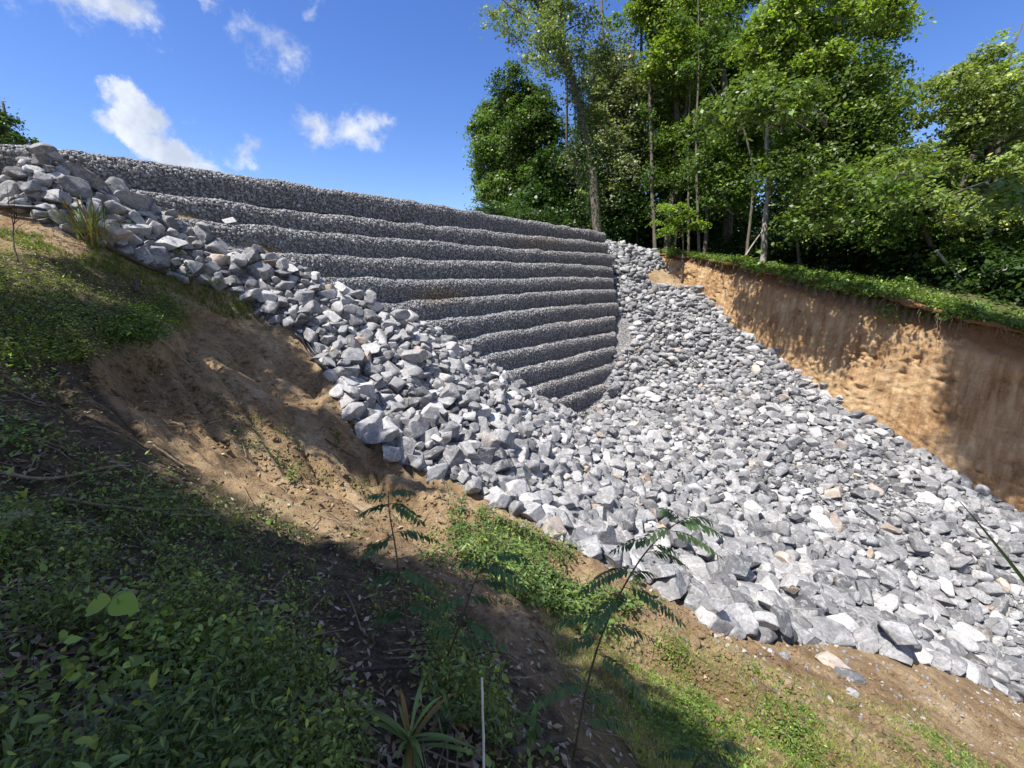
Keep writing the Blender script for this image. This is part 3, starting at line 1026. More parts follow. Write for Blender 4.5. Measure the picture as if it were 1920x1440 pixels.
# fine chips between the boulders and on the gravel patches
def chips():
    n = 60000
    x = rng.uniform(-12, 18, n); y = rng.uniform(3, 26, n); z = H(x, y)
    px, py, d = project(np.stack([x, y, z], -1))
    m = (d > 1) & in_poly(px, py, ROCKPOLY) & (x < x_bank(y))
    g = np.zeros(n, bool)
    for gg in GRAVEL: g |= in_poly(px, py, gg)
    # stray chips spilled on the soil in front of the pile
    sp = (d > 1) & in_poly(px, py, [(1250, 1130), (1500, 1200), (1920, 1310), (1920, 1440), (1500, 1330), (1250, 1220)]) & (rng.random(n) < .2)
    e_ = py - np.interp(px, EDGE_X, EDGE_Y)
    sp |= (d > 1) & (e_ > 0) & (e_ < 70) & (px > 250) & (px < 1920) & (rng.random(n) < .45 * np.exp(-np.abs(e_) / 22))
    m = (m & (g | (rng.random(n) < .5))) | sp
    p = np.stack([x, y, z + 0.005], -1)[m]; k = len(p)
    V, F, A = stones_mesh(p, rng.uniform(.010, .034, k) * np.where(rng.random(k) < .04, 2.0, 1), 1, np.stack([rng.uniform(.9, 1.3, k), rng.uniform(.7, 1, k), rng.uniform(.4, .8, k)], -1), rot_mats(k, .6), rng.uniform(.2, .9, k), rng.uniform(0, .3, k))
    tag(mesh_obj('stone_chips', V, F, M_ROCK, attrs=A), 'small stone chips and gravel scattered between the boulders', 'gravel', kind='stuff')


ORD = ['first', 'second', 'third', 'fourth', 'fifth', 'sixth', 'seventh', 'eighth', 'ninth', 'tenth', 'eleventh', 'twelfth', 'thirteenth', 'fourteenth', 'fifteenth',
       'sixteenth', 'seventeenth', 'eighteenth', 'nineteenth', 'twentieth']


def zone_name(px, py):
    if px < 240: return 'at the top left beside the uppermost tiers'
    if px < 480: return 'on the upper left shoulder above the grass'
    ex_, ey_ = EDGE_X, EDGE_Y
    edge = np.interp(px, ex_, ey_)
    near_edge = edge - py < 75
    if px < 640: return 'along the turf edge left of the wall' if near_edge else 'below the fourth and fifth tiers'
    if px < 800: return 'along the bare clay on the left' if near_edge else 'on the pile below the middle tiers'
    if px < 1000: return 'at the pile edge above the green weeds' if near_edge else 'on the pile left of the wall foot'
    if px < 1200: return 'at the pile edge behind the sapling' if near_edge else 'in the pile below the wall foot'
    if px < 1420: return 'at the pile edge right of the sapling' if near_edge else 'in the middle of the lower pile'
    if px < 1660: return 'at the lower edge above the loose slabs' if near_edge else 'in the lower right pile'
    return 'at the lower right edge of the pile' if near_edge else 'in the right part of the pile'


EDGE_X = [0, 40, 130, 230, 330, 440, 490, 545, 590, 618, 640, 700, 740, 800, 870, 940, 1010, 1100, 1190, 1240, 1290, 1345, 1480, 1600, 1700, 1800, 1920]
EDGE_Y = [380, 395, 440, 470, 522, 545, 598, 612, 650, 700, 765, 812, 872, 882, 912, 950, 988, 1040, 1085, 1105, 1140, 1180, 1200, 1212, 1228, 1264, 1312]

chips()

recs = {}
for i in big:
    s = scl[i]
    shape = 'flat' if s[2] < .60 else ('long' if s[0] > 1.2 else 'blocky')
    tn = 'pale' if tone[i] > .62 else ('dark' if tone[i] < .40 else 'mid-grey')
    if warm[i] > .35: tn = 'tan-stained'
    recs.setdefault((tn, shape, zone_name(rpx[i], rpy[i])), []).append(i)
for (tn, shape, zn), lst in recs.items():
    lst.sort(key=lambda q: rpx[q])
    for r_, i in enumerate(lst):
        lab = (f'{tn} {shape} boulder {zn}' if len(lst) == 1 else f'{ORD[min(r_, 19)]} from left of the {tn} {shape} boulders {zn}')
        V, F, A = stones_mesh(np.zeros((1, 3)), rad[i:i + 1], 3, scl[i:i + 1], Rm[i:i + 1], tone[i:i + 1], warm[i:i + 1])
        ob = mesh_obj('boulder', V, F, M_ROCK, attrs=A)
        ob.location = rp[i].tolist()
        tag(ob, lab, 'boulder', 'riprap boulders in the pile below the wall')


def special_rock(px, py, dims, label, yaw=0.0, tn=.5, wm=.05, sink=0.25, seed=1, on=None, tilt=(0, 0)):
    q = ground_px(px, py)[0] if on is None else np.array(on)
    d = np.array(dims) / 2
    V = chisel(4, 12, 0.03, .55, .9) * d
    rc = V * 1.8 + rng.uniform(-50, 50, 3)
    c, s = math.cos(yaw), math.sin(yaw)
    R = np.array(Matrix.Rotation(yaw, 3, 'Z') @ Matrix.Rotation(tilt[0], 3, 'X') @ Matrix.Rotation(tilt[1], 3, 'Y'))
    V = V @ R.T
    n = len(V)
    ob = mesh_obj('boulder', V, ICO[4][1], M_ROCK, attrs={'rc': ('FLOAT_VECTOR', rc), 'tone': ('FLOAT', np.full(n, tn)), 'warm': ('FLOAT', np.full(n, wm))})
    ob.location = (q[0], q[1], q[2] + d[2] * (1 - sink * 2))
    return tag(ob, label, 'boulder', 'loose boulders around the edge of the pile')


special_rock(1375, 1178, (.66, .36, .34), 'large smooth oval grey boulder lying on the soil at the foot of the pile', -0.35, .5, tilt=(0, .25))
special_rock(1560, 1248, (.42, .34, .16), 'pale tan-streaked flat slab lying loose on the brown soil', -0.6, .85, .55, tilt=(0, .2))
special_rock(1592, 1270, (.36, .22, .13), 'dark pointed slab touching the right end of the pale loose slab', -0.3, .12, .0, tilt=(0, .2))
special_rock(1470, 1232, (.16, .12, .09), 'small dark grey stone on the soil left of the loose slabs', .5, .3)
special_rock(1595, 1302, (.16, .12, .08), 'small pale blue-grey stone in the grass below the loose slabs', .2, .7)
special_rock(757, 868, (.46, .34, .62), 'upright pale square-topped boulder at the left corner of the pile', .3, .75, sink=.2)
special_rock(852, 880, (.44, .4, .62), 'dark grey upright boulder leaning out beside the clay', .9, .3, sink=.2, tilt=(.2, .2))
special_rock(1135, 1030, (.42, .3, .66), 'tall narrow grey boulder standing at the pile edge behind the sapling', .3, .5, sink=.2, tilt=(0, -.35))
special_rock(1240, 1000, (.3, .3, .2), 'small orange-tinted round stone in the pile above the sapling tip', .3, .8, 1.0, sink=-.2)
special_rock(1835, 1035, (.3, .3, .2), 'pale rounded stone below the bank at right', .3, .8, .2, sink=0)
special_rock(1375, 1090, (.8, .6, .6), 'big dark blue-grey boulder with a sharp shaded face near the lower edge', .2, .18, 0, sink=.0, tilt=(.2, .3))
special_rock(300, 505, (.5, .32, .6), 'grey upright boulder standing alone in the dry grass left of the pile', .5, .5, sink=.25)


# ------------------------------------------------------------------ gabion wall
wall = thing('gabion_wall', 'tall stepped gabion retaining wall of thirteen dark stone-filled wire tiers', 'retaining wall', (0, 18, -5))
PROF = [(-0.01, -0.64), (0.0, -0.50), (0.02, -0.36), (0.035, -0.22), (0.025, -0.12), (-0.02, -0.045), (-0.09, -0.008), (-0.18, 0.0), (-0.30, -0.005), (-0.50, -0.02)]
PROF = np.array(PROF)
plen = np.concatenate([[0], np.cumsum(np.linalg.norm(np.diff(PROF, axis=0), axis=1))])
START = {k: None for k in range(14)}


def tier_surface(k, l, s):
    """world points on the face of tier k at length l and profile arc s"""
    ls, z, lend = tier_data[k]
    zz = np.interp(l, ls, z)
    o_ = np.interp(s, plen, PROF[:, 0]); dz = np.interp(s, plen, PROF[:, 1])
    bul = 0.05 * vnoise(l * 0.9, k * 7.3, 0, seed=91) + 0.03 * vnoise(l * 2.7, k * 3.1, 0, seed=92)
    dzn = 0.035 * vnoise(l * 1.4, k * 5.1, 0, seed=93) + 0.02 * vnoise(l * 4.0, k * 2.1, 0, seed=94)
    f = np.clip((dz + .64) / .64, 0, 1)
    # pinch at basket joints
    ph = np.abs(((l + k * 0.73) % 2.4) - 1.2); joint = np.exp(-((1.2 - ph) / 0.05) ** 2)
    x, y, nx, ny = wall_xy(l, k * BATTER + o_ + bul * np.sin(f * np.pi * .8 + .3) - 0.035 * joint)
    rnd = np.clip((l - (lend - 0.18)) / 0.18, 0, 1)      # rounded end of the tier
    x = x - nx * rnd ** 2 * .14; y = y - ny * rnd ** 2 * .14
    return np.stack([x, y, zz + dz + dzn * f], -1), nx, ny


for k in range(len(TIERS)):
    ls, z, lend = tier_data[k]
    # where the berm covers the tier, plus a margin
    lst = np.linspace(0, lend, 300)
    xx, yy, _, _ = wall_xy(lst, k * BATTER)
    zt = np.interp(lst, ls, z)
    vis = H(xx + .3, yy - .3) < zt + 0.1
    l0 = max(0.0, (lst[np.argmax(vis)] if vis.any() else lend - 3) - 1.5)
    px0, _, _ = project(np.stack([xx, yy, zt], -1))
    l0 = max(l0, 0.2)
    if k == 0: l0 = 1.0
    length = lend - l0
    # backing sheet inside the stones
    nl = max(20, int(length / .15))
    LL, SS = np.meshgrid(np.linspace(l0, lend, nl), plen, indexing='ij')
    pts_, nx, ny = tier_surface(k, LL, SS)
    pts_[..., 0] -= nx * 0.035; pts_[..., 1] -= ny * 0.035; pts_[..., 2] -= 0.02
    n1 = len(plen)
    # closed end
    endp = pts_[-1].copy(); endp[:, 0] -= nx[-1] * 0.6; endp[:, 1] -= ny[-1] * 0.6
    pts_ = np.concatenate([pts_, endp[None]], 0)
    I, J = np.meshgrid(np.arange(nl), np.arange(n1 - 1), indexing='ij')
    F = np.stack([I * n1 + J, (I + 1) * n1 + J, (I + 1) * n1 + J + 1, I * n1 + J + 1], -1).reshape(-1, 4)
    nb = pts_.reshape(-1, 3)
    ttl = thing_part = mesh_obj('tier', nb - np.array([0, 18, -5]), F, M_GAB, wall, smooth=True,
                                attrs={'rc': ('FLOAT_VECTOR', nb * 6), 'tone': ('FLOAT', np.full(len(nb), .12)), 'warm': ('FLOAT', np.full(len(nb), .1))})
    # stones
    area = length * plen[-1]
    n = int(area / 0.0019)
    l = rng.uniform(l0, lend, n); s = rng.uniform(0, plen[-1] * 0.93, n)
    P_, nx, ny = tier_surface(k, l, s)
    # end face stones
    ne = int(0.6 * 0.6 / 0.0035)
    el = np.full(ne, lend); es = rng.uniform(0, plen[6], ne)
    Pe, ex_, ey_ = tier_surface(k, el, es); back = rng.uniform(0, .5, ne)
    Pe[:, 0] -= ex_ * back; Pe[:, 1] -= ey_ * back
    P_ = np.vstack([P_, Pe]); l = np.concatenate([l, el]); s = np.concatenate([s, es])
    nx = np.concatenate([nx, ex_]); ny = np.concatenate([ny, ey_]); n = len(P_)
    r = np.clip(np.exp(rng.normal(math.log(.029), .3, n)), .014, .06)
    jit = rng.normal(0, .007, n)
    P_[:, 0] += nx * jit; P_[:, 1] += ny * jit
    sc_ = np.stack([rng.uniform(.9, 1.3, n), rng.uniform(.7, 1, n), rng.uniform(.55, .9, n)], -1)
    # the stones are packed flat against the wire, so their broad sides follow the surface
    d1 = tier_surface(k, l + .03, s)[0] - tier_surface(k, l - .03, s)[0]
    d2 = tier_surface(k, l, np.minimum(s + .03, plen[-1]))[0] - tier_surface(k, l, np.maximum(s - .03, 0))[0]
    nn_ = np.cross(d1, d2); nn_ = nn_ * np.where((nn_[:, 0] * nx + nn_[:, 1] * ny + nn_[:, 2]) > 0, 1, -1)[:, None]
    nn_ = nn_ / (np.linalg.norm(nn_, axis=1)[:, None] + 1e-9) + rng.normal(0, .22, (n, 3))
    nn_ /= np.linalg.norm(nn_, axis=1)[:, None]
    ta = np.cross(nn_, rand_dirs(n)); ta /= np.linalg.norm(ta, axis=1)[:, None]
    R_ = np.stack([ta, np.cross(nn_, ta), nn_], -1)
    sc_[:, 2] = rng.uniform(.35, .65, n)
    tn = np.clip(rng.normal(.42, .20, n), 0, 1)
    ppx, ppy, _ = project(P_)
    silt = sstep(.62, .80, s / plen[-1]) * sstep(930, 1060, ppx + 60 * vnoise(l * .8, k * 3.0, 0, 33))
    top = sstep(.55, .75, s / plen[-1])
    tn = np.clip(tn + 0.28 * top, 0, 1.0)  # sunlit ledge band painted in as a paler stone tone along the tier top
    stain = np.exp(-((ppx - 820) / 45) ** 2 - ((ppy - 552) / 14) ** 2) + 0.5 * np.exp(-((ppx - 1000) / 50) ** 2 - ((ppy - 455) / 10) ** 2)
    wm = np.clip(rng.uniform(0, .08, n) + silt * .75 + stain * 1.2 + .14 * sstep(850, 1100, ppx), 0, 1)
    tn = np.clip(tn + silt * .3 * (rng.random(n) < .8), 0, 1)
    base = rand_tet = None
    b = ICO[0][0][None] * rng.uniform(.72, 1.15, (n, 12, 1))
    loc = b * sc_[:, None, :] * r[:, None, None]
    V = np.einsum('nij,nkj->nki', R_, loc) + P_[:, None, :]
    F = (ICO[0][1][None] + (np.arange(n) * 12)[:, None, None]).reshape(-1, 3)
    rc = (loc * 3 + rng.uniform(-50, 50, (n, 1, 3))).reshape(-1, 3)
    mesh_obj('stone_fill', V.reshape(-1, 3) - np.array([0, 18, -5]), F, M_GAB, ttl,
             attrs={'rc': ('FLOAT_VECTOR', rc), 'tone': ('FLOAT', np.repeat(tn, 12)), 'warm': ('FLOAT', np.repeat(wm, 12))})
    # wire mesh
    pcs = []
    for lw in np.arange(l0 + .05, lend, .10):
        q, ax, ay = tier_surface(k, np.full(9, lw), np.linspace(0, plen[-2], 9))
        q[:, 0] += ax * .035; q[:, 1] += ay * .035; q[:, 2] += .012
        pcs.append(tube(q, .0022, 3, cap=False))
    for sw in np.linspace(.03, plen[-2], 10):
        lw = np.linspace(l0, lend, nl)
        q, ax, ay = tier_surface(k, lw, np.full(nl, sw))
        q[:, 0] += ax * .035; q[:, 1] += ay * .035; q[:, 2] += .012
        pcs.append(tube(q, .0022, 3, cap=False))
    Vw, Fw = join(pcs)
    mesh_obj('wire_mesh', Vw - np.array([0, 18, -5]), Fw, M_WIRE, ttl)

# stone cap of the fill on top of the wall
def wall_top_stones():
    n = 15000
    l = rng.uniform(.5, LENDS[0], n); b = rng.uniform(-3.0, -.35, n)
    x, y, nx, ny = wall_xy(l, b)
    z = np.interp(l, tier_data[0][0], tier_data[0][1]) - .02 + .04 * vnoise(x * 1.5, y * 1.5, 0, 44)
    P = np.stack([x, y, z], -1)
    V, F, A = stones_mesh(P, rng.uniform(.025, .075, n), 1, np.stack([rng.uniform(.9, 1.3, n), rng.uniform(.7, 1, n), rng.uniform(.5, .8, n)], -1), rot_mats(n, .8), rng.uniform(.2, .8, n), rng.uniform(0, .3, n))
    tag(mesh_obj('crushed_stone', V, F, M_ROCK, attrs=A), 'layer of crushed stone on the flat fill behind the top tier', 'gravel', kind='stuff')
    nl = 150
    LL, BB = np.meshgrid(np.linspace(.3, LENDS[0] - .05, nl), np.array([-.45, -1.0, -2.0, -3.2, -3.6]), indexing='ij')
    x, y, nx, ny = wall_xy(LL, BB)
    z = np.interp(LL, tier_data[0][0], tier_data[0][1]) - .05 - .4 * (BB < -3.4)
    n1 = 5; I, J = np.meshgrid(np.arange(nl - 1), np.arange(n1 - 1), indexing='ij')
    F = np.stack([I * n1 + J, (I + 1) * n1 + J, (I + 1) * n1 + J + 1, I * n1 + J + 1], -1).reshape(-1, 4)
    zz = np.zeros((nl * n1, 3)); zz[:, 0] = 1
    tag(mesh_obj('fill_terrace', np.stack([x, y, z], -1).reshape(-1, 3), F, M_GROUND, attrs={'zone': ('FLOAT_VECTOR', zz)}), 'flat gravel terrace behind the top tier of the wall', 'terrace', kind='structure')


wall_top_stones()
special_rock(0, 0, (.34, .26, .24), 'small pale rock resting alone on the ledge of the third tier', .4, .8, on=tier_surface(2, np.array([np.interp(432, project(tier_surface(2, np.linspace(3, 12, 200), np.full(200, plen[7]))[0])[0], np.linspace(3, 12, 200))]), np.array([plen[7]]))[0][0])

# ------------------------------------------------------------------ leaves
def leaf_quads(P, Nrm, length, width, col, fold=0.0):
    """diamond leaf per point. returns V,F,colours"""
    n = len(P)
    r = rand_dirs(n)
    a = np.cross(Nrm, r); a /= np.linalg.norm(a, axis=1)[:, None] + 1e-9
    b = np.cross(Nrm, a)
    L_ = np.broadcast_to(length, (n,))[:, None]; W_ = np.broadcast_to(width, (n,))[:, None]
    V = np.stack([P - a * L_ / 2, P + b * W_ / 2 - a * L_ * .05 + Nrm * W_ * fold, P + a * L_ / 2, P - b * W_ / 2 - a * L_ * .05 + Nrm * W_ * fold], 1)
    F = np.arange(n * 4).reshape(n, 4)
    C = np.repeat(np.concatenate([col, np.ones((n, 1))], 1), 4, axis=0)
    return V.reshape(-1, 3), F, C


def leaf_cols(n, base, var=0.28, yellow=0.12):
    c = np.array(base)[None] * np.exp(rng.normal(0, var, (n, 1)))
    y = (rng.random(n) < yellow)[:, None]
    c = np.where(y, c * np.array([1.5, 1.25, .8]), c)
    return np.clip(c, 0, .6)


def crown_leaves(clumps, density, size, base, sub=26, flat=.45, var=.3, yellow=.15, tight=.30):
    """clumps: (x,y,z,rx,rz). leaves gathered in sprays inside each ellipsoid"""
    Vs, Fs, Cs, o = [], [], [], 0
    for (cx, cy, cz, rx, rz) in clumps:
        ns = max(6, int(sub * .8 * (rx * rx * rz) ** .55))
        d = rand_dirs(ns); rr_ = rng.uniform(0.25, 1, ns) ** .5
        cen = np.array([cx, cy, cz]) + d * rr_[:, None] * np.array([rx, rx, rz])
        n = int(density * 1.15 * ns * rng.uniform(.85, 1.15))
        pick = rng.integers(0, ns, n)
        sr = (tight * rng.uniform(.6, 1.5, ns) * (rx * rz) ** .25)[pick]
        off = rng.normal(size=(n, 3)) * np.stack([sr, sr, sr * flat], -1)
        P = cen[pick] + off
        P[:, 2] -= 0.25 * (off[:, 0] ** 2 + off[:, 1] ** 2) / (sr + .05)      # drooping sprays
        Nn = rand_dirs(n) * .75 + np.array([0, 0, .75]) + d[pick] * .35
        Nn /= np.linalg.norm(Nn, axis=1)[:, None]
        shade = np.exp(rng.normal(0, .16, ns))[pick]
        col = leaf_cols(n, base, var, yellow) * shade[:, None]
        L_ = size * np.exp(rng.normal(-.03, .32, n))
        V, F, C = leaf_quads(P, Nn, L_, L_ * .62, col)
        Vs.append(V); Fs.append(F + o); Cs.append(C); o += len(V)
    return np.vstack(Vs), np.vstack(Fs), np.vstack(Cs)


def limb(p0, p1, r0, r1, wob=.25, n=9, sides=6):
    p0 = np.asarray(p0, float); p1 = np.asarray(p1, float)
    s = np.linspace(0, 1, n)[:, None]
    L_ = np.linalg.norm(p1 - p0)
    q = p0 + (p1 - p0) * s
    w = np.cumsum(rng.normal(size=(n, 3)), axis=0) * wob * L_ / n * .45
    q = q + w * np.sin(s * np.pi * .5) + np.array([0, 0, 1]) * (.12 * L_ * np.sin(s * np.pi))
    return tube(q, r0 * (1 - s[:, 0]) + r1 * s[:, 0], sides)


NLEAF = [0]


def tree(name, label, trunks, clumps, leaf=(.055, .10, .022), size=.17, density=70, bark=None, group='trees on the terrace above the cut bank', sub=26, ivy=0, base_ground=True, cat='tree', twigs=True, limb_r=.05, over=(), **kw):
    """trunks: list of (list of (px,py,depth), r0, r1) ; clumps: (px,py,depth,rx,rz)"""
    tp = []
    for pts_, r0, r1 in trunks:
        W = [pt(a, b, c) if not isinstance(a, tuple) else np.array(a) for a, b, c in pts_]
        tp.append((W, r0, r1))
    base = tp[0][0][0].copy()
    if base_ground:
        base[2] = float(H(base[0], base[1])) - .15
    root = thing(name, label, cat, base, group)
    pcs = []; allp = []
    for q, (W, r0, r1) in enumerate(tp):
        if q == 0 or (len(W) and base_ground and abs(W[0][2] - float(H(W[0][0], W[0][1]))) < 3 and q < 1):
            W = [base] + W[1:]
        path = smooth_path(np.array(W), max(14, len(W) * 6))
        path[1:] += np.cumsum(rng.normal(0, .02, (len(path) - 1, 3)), 0) * .5
        rad_ = np.linspace(r0, r1, len(path)); rad_[0] *= 1.35
        pcs.append(tube(path, rad_, 9)); allp.append((path, rad_))
    C3 = []
    for (a, b, c, rx, rz) in clumps:
        p = pt(a, b, c); C3.append((p[0], p[1], p[2], rx, rz))
    for (bx_, by_, bz_, h, r_) in over:      # boughs reaching out over the bank
        h = h * (.95 if by_ > 16.5 else .6); C3.append((bx_ + SUN[0] / SUN[2] * h, by_ + SUN[1] / SUN[2] * h, bz_ + h, r_, r_ * .6))
    allpath = np.vstack([a for a, _ in allp]); allrad = np.concatenate([b for _, b in allp])
    if twigs:
        for (x, y, z, rx, rz) in C3:
            c = np.array([x, y, z])
            cand = allpath[:, 2] < z + .2
            dd = np.linalg.norm(allpath - c, axis=1) + np.where(cand, 0, 50) + np.abs(allpath[:, 2] - (z - rx * .8)) * .4
            j = int(np.argmin(dd))
            pcs.append(limb(allpath[j], c, min(allrad[j] * .55, limb_r * 1.3), .012))
            for _ in range(4):
                e = c + rand_dirs(1)[0] * np.array([rx, rx, rz]) * .85
                s_ = allpath[j] * .25 + c * .75
                pcs.append(limb(s_, e, .02, .005, sides=4, n=6))
    V, F = join(pcs)
    part('trunk', root, V, F, bark or M_BARK, smooth=True)
    V, F, C = crown_leaves(C3, density, size, leaf, sub=sub, **kw)
    if ivy:
        for path, rad_ in allp[:1]:
            n = ivy
            j = rng.integers(0, int(len(path) * .9), n)
            P = path[j] + rand_dirs(n) * (rad_[j] * 1.2 + rng.uniform(0.02, .32, n))[:, None] + rng.normal(0, .12, (n, 3))
            Nn = rand_dirs(n) + np.array([0, 0, .5]); Nn /= np.linalg.norm(Nn, axis=1)[:, None]
            v, f, c = leaf_quads(P, Nn, rng.uniform(.1, .18, n), .1, leaf_cols(n, (.04, .085, .02)))
            F = np.vstack([F, f + len(V)]); V = np.vstack([V, v]); C = np.vstack([C, c])
    part('crown', root, V, F, M_LEAF, attrs={'leafcol': ('FLOAT_COLOR', C)})
    NLEAF[0] += len(F)
    return root


def scatter_clumps(poly, depth, n, r=(1.0, 1.8), zr=.8, depth_var=2.0):
    """fill a photograph-space outline with clumps at a real depth range"""
    xs = [a for a, _ in poly]; ys = [b for _, b in poly]; out = []
    while len(out) < n:
        a = rng.uniform(min(xs), max(xs)); b = rng.uniform(min(ys), max(ys))
        if in_poly(np.array([a]), np.array([b]), poly)[0]:
            rr_ = rng.uniform(*r)
            out.append((a, b, depth + rng.uniform(-depth_var, depth_var), rr_, rr_ * zr))
    return out


G1 = (.085, .145, .034); G2 = (.15, .22, .036); G3 = (.16, .20, .10); G4 = (.06, .11, .026); G5 = (.165, .24, .045)
tree('broadleaf_tree', 'rounded dark green tree farthest left, standing against the sky behind the wall', [([(955, 415, 36), (950, 330, 36), (945, 240, 36)], .22, .08)],
     scatter_clumps([(905, 205), (935, 195), (985, 220), (1000, 300), (990, 400), (905, 395), (895, 330), (915, 290), (895, 240)], 36, 34, (.9, 1.5)), G1, .2, 70)
tree('broadleaf_tree', 'upright bushy tree rising just right of the rounded dark tree behind the wall', [([(1000, 420, 34), (985, 300, 34), (970, 180, 34)], .2, .06)],
     scatter_clumps([(950, 140), (985, 130), (1010, 190), (1040, 260), (1040, 400), (985, 400), (965, 280), (945, 190)], 34, 26, (.9, 1.5)), (.055, .10, .022), .19, 66)
tree('leaning_tree', 'tall leaning forked tree with thin pale foliage and an ivy-clad trunk behind the wall end', [([(1123, 432, 25), (1112, 330, 25), (1098, 250, 25), (1078, 170, 25), (1045, 90, 25), (1005, 0, 25), (985, -60, 25)], .27, .09),
     ([(1078, 170, 25), (1060, 80, 25.2), (1052, 20, 25.5), (1040, -80, 25.5)], .14, .06), ([(1045, 90, 25), (1000, 40, 25), (950, 5, 25), (925, -25, 25)], .09, .03), ([(1062, 120, 25), (1020, 110, 25), (985, 90, 26.5)], .05, .02)],
     scatter_clumps([(915, -60), (1100, -80), (1120, 60), (1090, 130), (1060, 150), (1010, 90), (960, 40), (930, 20)], 25, 24, (.7, 1.3), .7) + [(1000, 105, 25, .8, .5), (960, 65, 25, .6, .4), (935, 20, 25, .8, .5)],
     (.14, .19, .075), 0.15, 34, bark=M_BARK, ivy=3800, sub=20)
tree('forked_tree', 'grey-green leafy tree with a straight trunk just right of the leaning forked tree', [([(1150, 452, 28), (1145, 330, 28), (1135, 200, 28), (1130, 40, 28), (1128, -60, 28)], .2, .06)],
     scatter_clumps([(1115, 80), (1165, 60), (1195, 130), (1200, 250), (1190, 360), (1130, 380), (1095, 300), (1085, 200)], 27.5, 32, (1.0, 1.6)), G3, .16, 62)
tree('dead_snag', 'thin dead snag trunk with a few hanging leaves left of the twin dark trunks', [([(1228, 485, 25), (1224, 380, 25), (1222, 260, 25), (1218, 160, 25), (1220, 100, 25)], .11, .06)],
     [(1222, 330, 25, .7, .8), (1230, 260, 25, .6, .8), (1215, 210, 25, .6, .6), (1240, 390, 25, .6, .6)], G4, .15, 32, bark=M_BARK)
tree('twin_trunk_tree', 'dark twin-trunked tree with yellow-green top left of the tallest dark trunk', [([(1247, 486, 26), (1262, 360, 26), (1268, 250, 26), (1262, 120, 26), (1240, 0, 26), (1235, -60, 26)], .2, .1), ([(1258, 486, 26.4), (1275, 340, 26.4), (1285, 180, 26.4), (1300, 60, 26.4), (1310, -60, 26.4)], .2, .1)],
     scatter_clumps([(1205, -60), (1330, -60), (1325, 60), (1310, 120), (1290, 170), (1225, 150), (1205, 60)], 26, 22, (1.0, 1.6)) + scatter_clumps([(1240, 180), (1320, 180), (1330, 400), (1240, 430)], 27.5, 12, (1, 1.5)), G2, .17, 58, ivy=1500)
tree('tall_tree', 'tallest tree with a thick black trunk leaving the top of the picture', [([(1362, 490, 27), (1368, 350, 27), (1365, 200, 27), (1352, 90, 27), (1350, -80, 27)], .3, .16), ([(1365, 210, 27), (1325, 150, 27), (1290, 60, 27), (1270, -20, 27)], .13, .05), ([(1366, 260, 27), (1400, 180, 27), (1420, 90, 27)], .13, .05)],
     scatter_clumps([(1310, -60), (1420, -60), (1430, 80), (1400, 300), (1380, 400), (1320, 400), (1300, 200)], 28.5, 36, (1.0, 1.7)), (.09, .15, .03), .18, 52)
tree('broadleaf_tree', 'bright yellow-green tree with a pale trunk leaning over the middle of the bank', [([(1431, 498, 21.5), (1436, 420, 21.3), (1447, 330, 21), (1440, 270, 20.8), (1452, 180, 20.3), (1480, 100, 19.5), (1500, -20, 19)], .16, .06), ([(1447, 320, 21), (1500, 230, 20), (1560, 150, 19)], .08, .03)],
     scatter_clumps([(1415, 60), (1500, -60), (1600, -80), (1690, 10), (1705, 50), (1660, 85), (1620, 90), (1560, 130), (1480, 175), (1420, 170), (1400, 110)], 19, 42, (.7, 1.15), .65, 1.6), G5, .15, 60, bark=M_BARKP, tight=.26)
tree('broadleaf_tree', 'broad dark green tree filling the gap right of the pale trunk', [([(1545, 520, 21), (1550, 420, 20.5), (1560, 300, 20), (1570, 180, 19.5)], .24, .08)],
     scatter_clumps([(1470, 180), (1600, 130), (1650, 120), (1655, 190), (1670, 250), (1655, 330), (1650, 400), (1560, 410), (1460, 390), (1450, 300)], 19.5, 50, (.9, 1.35), .8, 2.0), (.10, .155, .036), .15, 58, over=[(float(x_bank(y)) - .4, y, float(np.interp(y, YB, ZB)) - dz, h, r_) for y, dz, h, r_ in ((15.2, .3, 6.5, .9), (16.2, .8, 7, .8), (17.0, .3, 6.5, .9), (17.8, 1.3, 7.5, .8), (16.6, 1.6, 7.5, .6), (18.6, .5, 7, .9), (19.5, .9, 7, .8), (18.2, .2, 6, .8), (15.8, 1.8, 7, .5))])
tree('broadleaf_tree', 'shaded tree with hanging vines between the tallest trunk and the pale trunk', [([(1320, 492, 24), (1325, 400, 24), (1322, 300, 24), (1345, 200, 24)], .12, .05)],
     scatter_clumps([(1300, 230), (1420, 200), (1430, 300), (1420, 380), (1320, 370), (1290, 330)], 24, 24, (.8, 1.3), .8, 1.5), (.08, .14, .028), .15, 52, over=[(float(x_bank(y)) - .4, y, float(np.interp(y, YB, ZB)) - dz, h, r_) for y, dz, h, r_ in ((20.5, .1, 6.5, .5),)])
tree('broadleaf_tree', 'big sunlit tree with layered sprays at the right edge of the picture', [([(1850, 560, 17), (1840, 450, 17), (1850, 300, 17), (1870, 180, 17)], .26, .08), ([(1790, 548, 17), (1740, 450, 16.5), (1720, 370, 16)], .10, .05)],
     scatter_clumps([(1730, 215), (1735, 150), (1810, 130), (1850, 100), (1990, 80), (2100, 250), (2050, 430), (1900, 450), (1760, 420), (1690, 360), (1700, 260)], 16.5, 62, (.6, 1.05), .6, 1.8), (.19, .25, .08), .13, 62, tight=.22)
